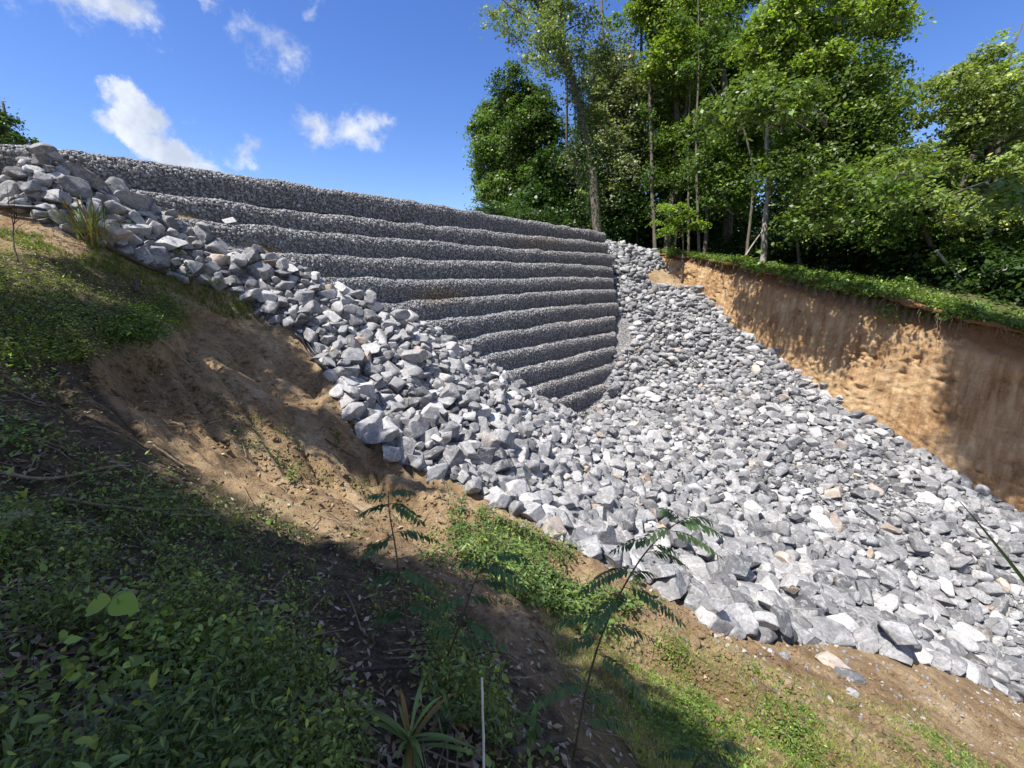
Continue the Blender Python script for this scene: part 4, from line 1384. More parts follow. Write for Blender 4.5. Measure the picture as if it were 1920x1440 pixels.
tree('broadleaf_tree', 'mid-green tree drooping over the bank left of the sunlit right-hand tree', [([(1700, 560, 18), (1705, 470, 18), (1690, 380, 18), (1670, 300, 18)], .18, .06)],
     scatter_clumps([(1640, 300), (1700, 270), (1740, 330), (1750, 430), (1720, 450), (1640, 440), (1600, 400), (1590, 360)], 18, 36, (.7, 1.1), .8, 1.6), (.10, .165, .04), .14, 58, over=[(float(x_bank(y)) - .4, y, float(np.interp(y, YB, ZB)) - dz, h, r_) for y, dz, h, r_ in ((14.2, .0, 6, .7), (12.8, .0, 6, .7))])
tree('edge_tree', 'dark leafy treetop showing above the rocks at the far left edge', [([(10, 290, 24), (12, 240, 24), (5, 190, 24)], .15, .05)],
     [(8, 250, 24, 1.0, .7), (35, 258, 24, .7, .4), (-30, 235, 24, 1.3, 1.0), (-60, 200, 24, 1.5, 1.2), (0, 225, 24, .6, .4), (-90, 250, 24, 1.5, 1.2)], (.045, .09, .02), .16, 60, group='trees beyond the left end of the wall', base_ground=False)
for (lab, bx, by, d_, x1, x2, yt, bk_) in (  # slim stems
        ('slender dark tree standing just left of the hanging vine', 1312, 482, 22.5, 1306, 1312, -40, M_BARK),
        ('slender pale leaning tree right of the hanging vine', 1398, 497, 21.5, 1412, 1385, 60, M_BARK),
        ('thin crooked tree in front of the dark undergrowth, right of the pale trunk', 1500, 512, 20.5, 1492, 1512, 120, M_BARK),
        ('thin dark tree at the bank edge under the broad tree', 1602, 532, 19.5, 1596, 1618, 200, M_BARK),
        ('slim straight tree behind the maple sapling', 1292, 478, 24.5, 1290, 1296, 20, M_BARK),
        ('thin grey tree between the wall end and the dead snag', 1196, 452, 27, 1192, 1188, 10, M_BARK)):
    tree('slender_tree', lab, [([(bx, by, d_), (x1, by * .6 + yt * .4, d_), (x2, by * .3 + yt * .7, d_), (x1 + 4, yt, d_)], .075, .02)],
         [(x2 + rng.uniform(-30, 30), yt + rng.uniform(0, 150), d_, .6, .4) for _ in range(4)] + [(x1 + rng.uniform(-25, 25), yt + rng.uniform(150, 260), d_, .35, .3) for _ in range(2)], G1, .14, 40, bark=bk_, group='slender trees along the wood edge')
# saplings and shrubs on the terrace
tree('maple_sapling', 'small bright green maple sapling with layered sprays beside the twin dark trunks', [([(1283, 487, 22.5), (1280, 430, 22.5), (1272, 380, 22.5)], .05, .02)],
     [(1262, 385, 22.4, .8, .18), (1290, 400, 22.3, .8, .16), (1250, 412, 22.4, .6, .15), (1275, 425, 22.4, .7, .14), (1245, 432, 22.4, .45, .1), (1305, 418, 22.2, .5, .12)], (.16, .25, .035), .14, 60, flat=.15, cat='sapling', group='young trees at the bank edge')
tree('leafy_shrub', 'low light green shrub spilling over the bank edge below the dark broad tree', [([(1690, 585, 15.0), (1690, 575, 15.0), (1692, 565, 15.0)], .03, .01)],
     [(1690, 578, 14.8, .6, .25), (1660, 572, 15, .5, .25), (1725, 592, 14.8, .5, .25), (1745, 572, 14.8, .25, .35)], (.13, .22, .035), .10, 120, cat='shrub', twigs=False, group='shrubs along the bank edge', sub=40)
tree('leafy_shrub', 'tangled sunlit shrub below the right-hand tree, leaning over the bank', [([(1850, 590, 15.5), (1850, 570, 15.5), (1845, 540, 15.5)], .04, .01)],
     scatter_clumps([(1740, 500), (1800, 440), (1960, 450), (1990, 560), (1850, 590), (1780, 560)], 16.5, 26, (.45, .8), .7, 1.2), (.10, .17, .04), .11, 66, cat='shrub', twigs=False, group='shrubs along the bank edge', tight=.2)
tree('leafy_shrub', 'dark shrub under the trees beside the top of the stone chute', [([(1180, 450, 27), (1178, 430, 27), (1180, 410, 27)], .04, .02)],
     scatter_clumps([(1150, 370), (1210, 370), (1215, 440), (1160, 440)], 27, 12, (.7, 1.1), .8, 1), (.045, .09, .02), .15, 60, cat='shrub', twigs=False, group='shrubs along the bank edge')


# undergrowth and the wood behind
def undergrowth():
    cl = []
    for _ in range(330):
        yy = rng.uniform(12, 27); dx = rng.uniform(4.0, 12)
        xx = float(x_bank(yy)) + dx + max(0, (yy - 22)) * .0
        if xx > 34: continue
        h = rng.uniform(.2, .9) + max(0, dx - 5) * .25
        cl.append((xx, yy, float(H(xx, yy)) + h, rng.uniform(.6, 1.2), rng.uniform(.4, .9)))
    for _ in range(120):
        xx = rng.uniform(-3, 14); yy = rng.uniform(28.5, 36)
        cl.append((xx, yy, float(H(xx, yy)) + rng.uniform(.3, 2.2), rng.uniform(.7, 1.3), rng.uniform(.5, 1)))
    V, F, C = crown_leaves(cl, 42, .15, (.034, .07, .016), sub=22)
    tag(mesh_obj('undergrowth', V, F, M_LEAF, attrs={'leafcol': ('FLOAT_COLOR', C)}), 'dark tangle of bushes and vines filling the space under the trees', 'undergrowth', kind='stuff')
    cl = []
    for _ in range(430):
        a = rng.uniform(0, 1); px = 1010 + a * 1300
        d = rng.uniform(30, 42)
        top = np.interp(px, [1000, 1100, 1300, 1500, 1640, 1690, 1760, 1900, 2300], [330, 200, 60, 40, 200, 330, 300, 200, 100])
        cl.append((*pt(px, rng.uniform(top + 25, 500), d), rng.uniform(1.4, 2.3), rng.uniform(1.2, 2)))
    V, F, C = crown_leaves(cl, 30, .30, (.035, .075, .017), sub=14, tight=.4)
    pcs = []
    for _ in range(46):
        px = rng.uniform(1040, 2200); d = rng.uniform(29, 40); b = pt(px, 500, d); b[2] = float(H(b[0], b[1])) - .3
        pcs.append(limb(b, b + np.array([rng.uniform(-1, 1), rng.uniform(-1, 1), rng.uniform(8, 15)]), rng.uniform(.1, .22), .04, wob=.1, sides=6))
    Vt, Ft = join(pcs)
    wd = tag(mesh_obj('far_wood', V, F, M_LEAF, attrs={'leafcol': ('FLOAT_COLOR', C)}), 'dense dark wood farther back behind the edge trees', 'wood', kind='stuff')
    mesh_obj('trunks', Vt, Ft, M_BARK, wd, smooth=True)


undergrowth()


# ------------------------------------------------------------------ trees beyond the frame that shade the foreground and the bank
def shade_tree(name, label, base, targets, leaf=G1, density=60, r=(.7, 1.1), sub=26, size=.13):
    """targets: (ground pixel x, y, height above ground of the foliage, radius)"""
    cl = []
    for (px, py, h, rr_) in targets:
        g = ground_px(px, py)[0] if not isinstance(px, tuple) else np.array(px)
        c = g + np.array([SUN[0] / SUN[2] * h, SUN[1] / SUN[2] * h, h])
        cl.append((c[0], c[1], c[2], rr_, rr_ * .6))
    cx = np.mean([c[0] for c in cl]); cy = np.mean([c[1] for c in cl]); cz = np.mean([c[2] for c in cl])
    b = np.array([base[0], base[1], float(H(base[0], base[1])) - .2])
    root = thing(name, label, 'tree', b, 'trees on the near side that shade the slope')
    path = smooth_path(np.array([b, b * .5 + np.array([cx, cy, cz]) * .5 + np.array([-.3, .2, 0]), [cx, cy, cz]]), 16)
    pcs = [tube(path, np.linspace(.2, .06, 16), 9)]
    for c in cl:
        j = int(np.argmin(np.linalg.norm(path - np.array(c[:3]), axis=1) + (path[:, 2] > c[2]) * 5))
        pcs.append(limb(path[j], c[:3], .05, .012))
    V, F = join(pcs)
    part('trunk', root, V, F, M_BARK, smooth=True)
    V, F, C = crown_leaves(cl, density, size, leaf, sub=sub)
    part('crown', root, V, F, M_LEAF, attrs={'leafcol': ('FLOAT_COLOR', C)})


shade_tree('broadleaf_tree', 'tree behind the camera on the left whose crown shades the near weeds', (-5.5, -3.5),
           [(100, 1350, 8, 1.0), (400, 1350, 8.5, 1.0), (700, 1380, 8, 1.0), (930, 1400, 8, .9), (150, 1150, 8, 1.0), (450, 1150, 8, 1.0), (700, 1180, 8.5, .9), (900, 1250, 8, .8), (60, 1010, 8, .6), (250, 1040, 8, .5), (100, 880, 8, .35),
            (350, 990, 8, .42), (480, 1030, 8, .42), (600, 1070, 8.4, .5), (30, 880, 8, .4), (150, 940, 8, .35), (1020, 1380, 8, .8), (1100, 1440, 8, .5), (250, 1250, 9, 1.2), (600, 1290, 9, 1.2), (820, 1120, 8, .6), (1170, 1345, 8, .25)], density=75)
shade_tree('broadleaf_tree', 'tree beyond the left edge whose crown shades the turf shoulder and the clay slip', (-9.5, -.5),
           [(20, 770, 7, .4), (70, 700, 7, .45), (50, 640, 7, .6), (160, 620, 7.5, .55), (255, 635, 7, .42), (330, 610, 7.5, .5), (600, 720, 10, .3), (250, 560, 7, .5), (40, 560, 7, .7),
            (400, 600, 8, .75), (480, 625, 8.5, .65), (540, 655, 9, .5), (470, 690, 8.5, .6), (400, 650, 8, .6), (560, 700, 9.5, .4), (330, 650, 9, .45), (390, 690, 9, .42), (450, 720, 9.5, .42), (510, 750, 10, .4), (560, 775, 10, .38), (610, 800, 10.5, .36), (660, 835, 11, .34), (710, 865, 11, .32), (760, 900, 11.5, .3)], density=125, size=.11)
shade_tree('broadleaf_tree', 'tree beyond the right edge whose crown shades the right end of the bank', (13.0, 2.0),
           [((15.6, 11.9, -3.0), 0, 13, 1.5), ((15.2, 12.4, -4.6), 0, 13, 1.2), ((16.6, 11.0, -3.5), 0, 13, 1.6), ((18, 9.6, -3.5), 0, 13, 1.6), ((14.9, 12.9, -2.6), 0, 13, 1.1), ((17.2, 10.4, -5), 0, 13, 1.6), ((15.8, 11.6, -2.2), 0, 13, 1.3), ((16.4, 11.2, -5.6), 0, 12.5, 1.2), ((15.0, 12.6, -3.8), 0, 13, 1.0)], density=210, r=(1, 1), sub=34)

# ------------------------------------------------------------------ herbs, grass, litter
def herb_mesh(P, scale, base, leaves=(4, 9), spread=.10, rise=.10, lsize=(.03, .055), asp=.5, var=.3, yellow=.1, droop=.4):
    """leafy little plants: each point gets a handful of six-sided leaves round a short stem"""
    n = len(P); k = rng.integers(leaves[0], leaves[1], n)
    idx = np.repeat(np.arange(n), k); m = len(idx)
    sc = np.broadcast_to(scale, (n,))[idx]
    az = rng.uniform(0, 2 * np.pi, m); rr_ = rng.uniform(.15, 1, m) * spread * sc
    hh = rng.uniform(.1, 1, m) * rise * sc
    B = P[idx] + np.stack([np.cos(az) * rr_, np.sin(az) * rr_, hh], -1)
    az2 = az + rng.normal(0, .5, m); til = rng.normal(-.1, droop, m)
    a = np.stack([np.cos(az2) * np.cos(til), np.sin(az2) * np.cos(til), np.sin(til)], -1)
    up = np.array([0, 0, 1.0]) + rng.normal(0, .35, (m, 3))
    b = np.cross(up, a); b /= np.linalg.norm(b, axis=1)[:, None]
    nn = np.cross(a, b)
    L_ = (rng.uniform(*lsize, m) * sc)[:, None]; W_ = L_ * asp
    V = np.stack([B, B + a * L_ * .3 + b * W_ * .46 + nn * W_ * .12, B + a * L_ * .68 + b * W_ * .38 + nn * W_ * .1, B + a * L_ - nn * L_ * .08,
                  B + a * L_ * .68 - b * W_ * .38 + nn * W_ * .1, B + a * L_ * .3 - b * W_ * .46 + nn * W_ * .12], 1)
    o_ = (np.arange(m) * 6)[:, None]
    F = np.concatenate([o_ + np.array([0, 1, 2, 3]), o_ + np.array([0, 3, 4, 5])], 0)
    pc = np.exp(rng.normal(0, .18, n))[idx]
    C = leaf_cols(m, base, var, yellow) * pc[:, None]
    C = np.repeat(np.concatenate([C, np.ones((m, 1))], 1), 6, axis=0)
    return V.reshape(-1, 3), F, C


def blades(P, length, width, base, n_per=6, lean=.6, var=.25, yellow=.2):
    """curved grass blades in tufts"""
    n = len(P); idx = np.repeat(np.arange(n), n_per); m = len(idx)
    az = rng.uniform(0, 2 * np.pi, m); L_ = np.broadcast_to(length, (n,))[idx] * rng.uniform(.5, 1.2, m); le = rng.uniform(.1, 1, m) * lean
    d = np.stack([np.cos(az), np.sin(az), np.zeros(m)], -1); sd_ = np.stack([-np.sin(az), np.cos(az), np.zeros(m)], -1)
    B = P[idx] + d * rng.uniform(0, .02, m)[:, None]
    pts_ = []
    for q, t in enumerate((0, .4, .75, 1.0)):
        c = B + d * (L_ * le * t ** 1.8)[:, None] + np.array([0, 0, 1.0]) * (L_ * (t - .45 * le * t * t))[:, None]
        w = width * (1 - t * .85) * (1 if q < 3 else 0.15)
        pts_ += [c + sd_ * w / 2, c - sd_ * w / 2]
    V = np.stack(pts_, 1)
    o_ = (np.arange(m) * 8)[:, None]
    F = np.concatenate([o_ + np.array([0, 1, 3, 2]), o_ + np.array([2, 3, 5, 4]), o_ + np.array([4, 5, 7, 6])], 0)
    C = np.repeat(np.concatenate([leaf_cols(m, base, var, yellow), np.ones((m, 1))], 1), 8, axis=0)
    return V.reshape(-1, 3), F, C


def sample_px(poly, n, noise=None):
    """points on the ground spread evenly over a photograph-space outline (density falls with distance as seen)"""
    xs = [a for a, _ in poly]; ys = [b for _, b in poly]
    a = rng.uniform(min(xs), max(xs), n); b = rng.uniform(min(ys), max(ys), n)
    m = in_poly(a, b, poly); a, b = a[m], b[m]
    p = ground_px(a, b)
    ok = ~np.isnan(p[:, 0])
    p, a, b = p[ok], a[ok], b[ok]
    if noise is not None:
        f, thr = noise
        q = fbm(p[:, 0] * f, p[:, 1] * f, seed=77, octv=3)
        m = q + rng.normal(0, .08, len(q)) > thr
        p = p[m]
    return p


def merge3(L_):
    Vs, Fs, Cs, o = [], [], [], 0
    for V, F, C in L_:
        Vs.append(V); Fs.append(F + o); Cs.append(C); o += len(V)
    return np.vstack(Vs), np.vstack(Fs), np.vstack(Cs)


# weeds in the near shade
WEEDP = [(-250, 1000), (0, 960), (150, 945), (350, 955), (520, 990), (680, 1045), (830, 1160), (930, 1300), (1030, 1600), (-250, 1700)]
Pw = sample_px(WEEDP, 12000, (3.4, .06))
Pw3 = sample_px(WEEDP, 4200, (2.1, .14))
Pw4 = sample_px(WEEDP, 2600, (1.5, .28))
Pw2 = sample_px([(-200, 560), (60, 520), (330, 600), (300, 660), (110, 700), (130, 790), (300, 900), (480, 985), (300, 1000), (-200, 1000)], 3200, (1.8, .02))
wm_ = merge3([herb_mesh(Pw3, rng.uniform(.6, 1.4, len(Pw3)), (.10, .15, .045), (6, 14), .06, .26, (.018, .040), .26, droop=.9, yellow=.15),
              herb_mesh(Pw4, rng.uniform(.7, 1.3, len(Pw4)), (.19, .27, .05), (3, 6), .06, .2, (.022, .042), .7, droop=.5),
              blades(Pw3[::3], .16, .006, (.13, .18, .05), 5, 1.1),
              herb_mesh(Pw, rng.uniform(.42, 1.25, len(Pw)) * np.where(rng.random(len(Pw)) < .10, 1.4, 1), (.15, .21, .05), (6, 15), .07, .22, (.011, .030), .52, droop=.6, yellow=.25),
              herb_mesh(Pw2, rng.uniform(.7, 1.5, len(Pw2)), (.15, .22, .045), (4, 9), .10, .10, (.016, .036), .5)])
tag(mesh_obj('ground_weeds', wm_[0], wm_[1], M_HERB, attrs={'leafcol': ('FLOAT_COLOR', wm_[2])}), 'low leafy weeds covering the shaded near slope', 'weeds', kind='stuff')

# turf shoulder on the left and greens on the soil
TURF = [(-150, 480), (60, 455), (160, 490), (300, 540), (385, 585), (345, 640), (240, 650), (140, 690), (0, 700), (-150, 700)]
Pt_ = sample_px(TURF, 5200)
Pt2 = sample_px([(-50, 425), (60, 440), (150, 450), (300, 500), (440, 535), (500, 600), (430, 600), (340, 560), (200, 510), (80, 480)], 8000, (1.6, -.22))
Pf = sample_px([(310, 560), (360, 575), (340, 620), (270, 650), (200, 640), (250, 580)], 700)
g = merge3([herb_mesh(Pt_, rng.uniform(.7, 1.5, len(Pt_)), (.14, .20, .035), (4, 8), .09, .12, (.016, .038), .4, yellow=.45),
            blades(Pt2, .10, .006, (.12, .17, .035), 7, .8), herb_mesh(Pf, rng.uniform(.8, 1.5, len(Pf)), (.10, .17, .03), (6, 11), .12, .12, (.03, .06), .35)])
tag(mesh_obj('turf', g[0], g[1], M_HERB, attrs={'leafcol': ('FLOAT_COLOR', g[2])}), 'mossy green turf and fern on the left shoulder above the clay slip', 'turf', kind='stuff')

# sparse grass and clover on the sunny soil at lower right
Pg = sample_px([(1120, 1130), (1290, 1190), (1450, 1270), (1650, 1340), (1930, 1440), (1930, 1560), (1400, 1560), (1180, 1400), (1000, 1180), (960, 1110)], 17000, (1.5, .17))
Pg3 = sample_px([(830, 930), (1000, 1000), (1170, 1080), (1240, 1150), (1100, 1190), (960, 1130), (860, 1030)], 4200, (1.6, .0))
Pg4 = sample_px([(330, 700), (620, 850), (820, 980), (960, 1110), (700, 1030), (400, 800)], 4200, (1.8, .05))
Pf2 = sample_px(WEEDP, 2600, (3.5, -.02))
Pg6 = sample_px([(1000, 1120), (1290, 1180), (1480, 1260), (1930, 1400), (1930, 1560), (1300, 1560), (1050, 1250)], 18000, (.9, -.25))
Pg5 = sample_px([(1430, 1250), (1600, 1290), (1760, 1330), (1700, 1360), (1500, 1310)], 1200, (2.0, .15))
g = merge3([herb_mesh(Pg, rng.uniform(.6, 1.3, len(Pg)), (.10, .175, .03), (3, 7), .055, .05, (.016, .032), .5, yellow=.25),
            blades(Pg[::3], .07, .004, (.13, .20, .04), 5, .9),
            herb_mesh(Pg3, rng.uniform(.8, 1.8, len(Pg3)), (.09, .145, .035), (4, 9), .08, .10, (.022, .045), .45),
            blades(Pg3[::4], .13, .005, (.11, .18, .035), 7, .8),
            herb_mesh(Pg4, rng.uniform(.7, 1.4, len(Pg4)), (.08, .14, .028), (3, 7), .07, .06, (.02, .04), .5),
            blades(Pg5, .06, .004, (.14, .20, .05), 5, .9), blades(Pg6, .05, .0032, (.24, .29, .08), 4, 1.0, yellow=.4), herb_mesh(Pf2, rng.uniform(.7, 1.2, len(Pf2)), (.16, .22, .05), (10, 18), .07, .16, (.008, .018), .32, droop=.7), blades(Pf2[::3], .14, .006, (.12, .17, .04), 5, 1.0)])
tag(mesh_obj('clover_patches', g[0], g[1], M_HERB, attrs={'leafcol': ('FLOAT_COLOR', g[2])}), 'patchy clover and short grass on the sunlit brown soil', 'clover', kind='stuff')

# dead leaves
Pl = sample_px([(-150, 520), (300, 560), (200, 700), (480, 900), (720, 1050), (980, 1150), (1250, 1440), (1250, 1600), (-200, 1600)], 6500)
Pl = np.vstack([Pl, sample_px([(180, 690), (1000, 1100), (1400, 1250), (1200, 1440), (600, 1000)], 1100)])
Pl = np.vstack([Pl, sample_px([(-50, 400), (50, 400), (230, 470), (440, 560), (350, 600), (150, 520), (-50, 500)], 2200)])
n = len(Pl)
Nn = rand_dirs(n) * .45 + np.array([.4, .15, 1.0]); Nn /= np.linalg.norm(Nn, axis=1)[:, None]
dist = np.linalg.norm(Pl, axis=1)
cc = np.array([(.24, .17, .10), (.34, .29, .22), (.15, .10, .065), (.36, .31, .25)])[rng.choice(4, n, p=[.35, .3, .25, .10])]
V, F, C = leaf_quads(Pl + np.array([0, 0, .012]), Nn, rng.uniform(.02, .065, n), rng.uniform(.01, .026, n), cc * np.exp(rng.normal(0, .2, (n, 1))), fold=.25)
tag(mesh_obj('leaf_litter', V, F, M_LITTER, attrs={'leafcol': ('FLOAT_COLOR', C)}), 'dry brown dead leaves strewn over the shaded slope', 'leaf litter', kind='stuff')

# broken clods on the bare soil
Pc = np.vstack([sample_px([(340, 590), (560, 620), (640, 770), (760, 890), (900, 960), (1100, 1150), (1250, 1250), (1000, 1180), (700, 1040), (400, 830), (150, 720)], 6500), sample_px([(1250, 1130), (1920, 1330), (1920, 1440), (1400, 1440), (1100, 1200)], 3500)])
nc = len(Pc); dc = np.linalg.norm(Pc, axis=1)
V, F, A = stones_mesh(Pc + [0, 0, .004], np.exp(rng.normal(math.log(.016), .45, nc)) * np.clip(dc / 4.5, .5, 1.3), 1, np.stack([rng.uniform(.9, 1.3, nc), rng.uniform(.7, 1, nc), rng.uniform(.5, .8, nc)], -1), rot_mats(nc, .8), rng.uniform(0, 1, nc), rng.uniform(0, .4, nc))
zc = np.zeros((len(V), 3))
A['zone'] = ('FLOAT_VECTOR', zc)
tag(mesh_obj('soil_clods', V, F, M_GROUND, attrs=A), 'broken brown clods strewn over the bare clay slope', 'soil clods', kind='stuff')

# twigs lying about
def scattered_twigs():
    P = np.vstack([sample_px([(-100, 560), (320, 600), (700, 1000), (1000, 1180), (1250, 1440), (1250, 1600), (-200, 1600)], 420), sample_px([(340, 620), (640, 780), (1000, 1000), (1300, 1200), (1900, 1400), (1200, 1300), (600, 1000)], 160)])
    pcs = []
    for p in P:
        d = np.linalg.norm(p); L_ = rng.uniform(.08, .45) * min(1.5, .5 + d * .2); az = rng.uniform(0, 6.28)
        s = np.linspace(-.5, .5, 6)[:, None]
        q = p + np.array([math.cos(az), math.sin(az), 0]) * s * L_ + np.cumsum(rng.normal(0, .006, (6, 3)), 0)
        q[:, 2] = H(q[:, 0], q[:, 1]) + rng.uniform(.01, .06)
        pcs.append(tube(q, np.linspace(.005, .0025, 6) * rng.uniform(.5, 1.3), 4))
    V, F = join(pcs)
    tag(mesh_obj('twig_litter', V, F, M_TWIG, smooth=True), 'thin dry twigs scattered among the weeds and dead leaves', 'twigs', kind='stuff')


scattered_twigs()
Pl2 = sample_px([(150, 690), (340, 600), (560, 640), (760, 880), (1000, 1000), (1200, 1110), (1300, 1200), (1920, 1320), (1920, 1440), (1200, 1400), (700, 1040)], 2600)
n = len(Pl2); Nn = rand_dirs(n) * .5 + np.array([.3, .1, 1.0]); Nn /= np.linalg.norm(Nn, axis=1)[:, None]
cc = np.array([(.30, .20, .12), (.42, .33, .22), (.14, .085, .05), (.22, .16, .10)])[rng.integers(0, 4, n)]
V, F, C = leaf_quads(Pl2 + np.array([0, 0, .015]), Nn, rng.uniform(.03, .08, n), rng.uniform(.015, .03, n), cc * np.exp(rng.normal(0, .25, (n, 1))), fold=.3)
tag(mesh_obj('clay_litter', V, F, M_LITTER, attrs={'leafcol': ('FLOAT_COLOR', C)}), 'brown leaf fragments sprinkled on the sunlit clay and soil', 'leaf litter', kind='stuff')

# grass on the terrace edge above the bank
xs_, ys_, bnx, bny, btz = BK
n = 15000
j = rng.integers(30, len(xs_) - 1, n); back = -np.abs(rng.normal(0, 1.0, n)) + .34
xx = xs_[j] + bnx[j] * back + rng.normal(0, .03, n); yy = ys_[j] + bny[j] * back
zz = np.where(back > -.2, btz[j] + .08, H(xx, yy) + .03)
Pe = np.stack([xx, yy, zz], -1)
q = fbm(xx * .9, yy * .9, seed=83, octv=3) + rng.normal(0, .05, n) > .06 - .25 * (xx > 14.5)
Pe = Pe[q]
lip = back[q] > .05
g = merge3([herb_mesh(Pe, rng.uniform(.6, 1.9, len(Pe)), (.12, .19, .04), (4, 8), .13, .12, (.05, .10), .4, yellow=.2, droop=.6), blades(Pe[::2], .26, .010, (.15, .20, .06), 8, 1.1),
            crown_leaves([(xx[q_], yy[q_], zz[q_] + .12, rng.uniform(.15, .5), rng.uniform(.12, .4)) for q_ in rng.integers(0, n, 110)], 46, .09, (.11, .185, .035), sub=30, tight=.22)])
tag(mesh_obj('bank_grass', g[0], g[1], M_HERB, attrs={'leafcol': ('FLOAT_COLOR', g[2])}), 'green grass and weeds along the terrace edge above the clay bank', 'grass', kind='stuff')
# roots hanging from the undercut turf
pcs = []
for _ in range(170):
    j = int(rng.integers(60, len(xs_) - 2)); o_ = .28 + rng.uniform(-.08, .06)
    p0 = np.array([xs_[j] + bnx[j] * o_, ys_[j] + bny[j] * o_, btz[j] + .02]); L_ = rng.uniform(.15, .6)
    s = np.linspace(0, 1, 6)[:, None]
    pth = p0 + np.array([bnx[j] * .12, bny[j] * .12, -L_]) * s + np.cumsum(rng.normal(0, .03, (6, 3)), 0)
    pcs.append(tube(pth, np.linspace(.008, .003, 6), 4))
V, F = join(pcs)
tag(mesh_obj('hanging_roots', V, F, M_TWIG, smooth=True), 'thin roots hanging out of the turf lip of the clay bank', 'roots', kind='stuff')


# ------------------------------------------------------------------ individual plants and debris
def leaflet(base, a, nrm, L_, W_, segs=5):
    """pointed oval leaflet"""
    a = a / np.linalg.norm(a); b = np.cross(nrm, a); b /= np.linalg.norm(b); nn = np.cross(a, b)
    t = np.linspace(0, 1, segs + 1)
    w = np.sin(np.pi * t ** .85) * W_ / 2
    mid = base + a * (t * L_)[:, None] - nn * (L_ * .14 * t ** 2)[:, None]
    V = np.concatenate([mid + b * w[:, None] + nn * (w * .25)[:, None], mid, mid - b * w[:, None] + nn * (w * .25)[:, None]], 0)
    n = segs + 1; F = []
    for i in range(segs):
        F += [(i, i + 1, n + i + 1, n + i), (n + i, n + i + 1, 2 * n + i + 1, 2 * n + i)]
    return V, np.array(F)


def leaf_part(root, pieces, cols, name='leaf', mat=None):
    V, F = join([p[:2] for p in pieces])
    C = np.vstack([np.tile(np.append(np.array(c), 1.0), (len(p[0]), 1)) for p, c in zip(pieces, cols)])
    return part(name, root, V, F, mat or M_HERB, smooth=True, attrs={'leafcol': ('FLOAT_COLOR', C)})


def compound_leaf(root, p0, direction, length, pairs, ll, lw, col, droop=.5):
    d = np.array(direction, float); d /= np.linalg.norm(d)
    s = np.linspace(0, 1, 10)
    rach = p0 + d * (s * length)[:, None] + np.array([0, 0, -1]) * (droop * length * s ** 2)[:, None]
    tn = np.gradient(rach, axis=0); tn /= np.linalg.norm(tn, axis=1)[:, None]
    pieces, cols = [], []
    tv, tf = tube(rach, np.linspace(.0016, .0008, 10), 4)
    for q in range(pairs):
        t = .18 + .80 * q / (pairs - 1)
        i = t * 9; i0 = int(min(i, 8)); f = i - i0
        c = rach[i0] * (1 - f) + rach[i0 + 1] * f; tt = tn[i0]
        side = np.cross(tt, [0, 0, 1.0]); side /= np.linalg.norm(side) + 1e-9
        up = np.cross(side, tt)
        for sgn in (-1, 1):
            a = side * sgn + tt * .45 + np.array([0, 0, -.35]) + rng.normal(0, .12, 3)
            sz = (.75 + .35 * math.sin(math.pi * t)) * rng.uniform(.85, 1.1)
            pieces.append(leaflet(c, a, up + rng.normal(0, .15, 3), ll * sz, lw * sz)); cols.append(np.array(col) * math.exp(rng.normal(0, .18)))
    pieces.append(leaflet(rach[-1], tn[-1], np.array([0, 0, 1.0]), ll, lw)); cols.append(col)
    pieces.append((tv, tf)); cols.append((.06, .07, .03))
    leaf_part(root, pieces, cols, 'compound_leaf')


def sapling(label, stem_px, leaves, ll=.04, lw=.017, col=(.05, .10, .03), r0=.006):
    leaves = [(a, b, c, d, e * .8) for a, b, c, d, e in leaves]
    leaves = leaves + [(max(.05, t - .03), -dx * .8, -dy + .3, dz, L_ * .7) for t, dx, dy, dz, L_ in leaves[::2] if t < .93]
    path = smooth_path(np.array([pt(a, b, c) for a, b, c in stem_px]), 26)
    root = thing('compound_leaf_sapling', label, 'sapling', path[0], 'feathery saplings on the near slope')
    V, F = tube(path, np.linspace(r0, .0016, 26), 6)
    part('stem', root, V, F, M_STEM, smooth=True)
    for (t, dx, dy, dz, L_) in leaves:
        i = int(t * 25)
        compound_leaf(root, path[i], (dx, dy, dz), L_, int(max(6, min(14, L_ / ll * 2.5))), ll, lw, col)
    return root


sapling('tall dark feathery sapling rising in front of the boulders, right of centre', [(1075, 1420, 1.55), (1110, 1250, 1.55), (1150, 1140, 1.55), (1200, 1050, 1.55), (1250, 995, 1.55), (1280, 975, 1.55)],
        [(.99, .7, .1, .35, .17), (.93, 1, -.2, .35, .20), (.88, .9, .5, .1, .20), (.80, 1, -.3, .15, .22), (.72, -1, .2, .1, .18), (.66, 1, .3, .0, .22), (.58, -1, -.2, .2, .24), (.50, 1, -.4, .1, .25), (.44, -.6, -.6, .3, .24),
         (.38, -1, .3, .1, .26), (.33, 1, .2, .1, .24), (.26, .8, -.6, .1, .24), (.18, -1, -.1, .1, .25), (.10, 1, .1, .2, .24), (.96, -.3, .3, .5, .12)], .036, .0145, (.065, .12, .036), .0045)
sapling('smaller feathery sapling in the shade left of the tall one', [(765, 1190, 2.0), (755, 1120, 2.0), (742, 1030, 2.0), (730, 960, 2.0), (728, 920, 2.0)],
        [(.98, .8, .1, .5, .14), (.95, -.8, .1, .4, .14), (.85, 1, -.3, .1, .2), (.80, -1, .2, .1, .2), (.62, 1, .3, .1, .24), (.58, -1, -.3, .0, .22), (.42, 1, -.3, .1, .24), (.36, -1, .2, .1, .22), (.22, 1, 0, .1, .22), (.15, -1, .3, .1, .2)], .042, .019, (.05, .11, .03))
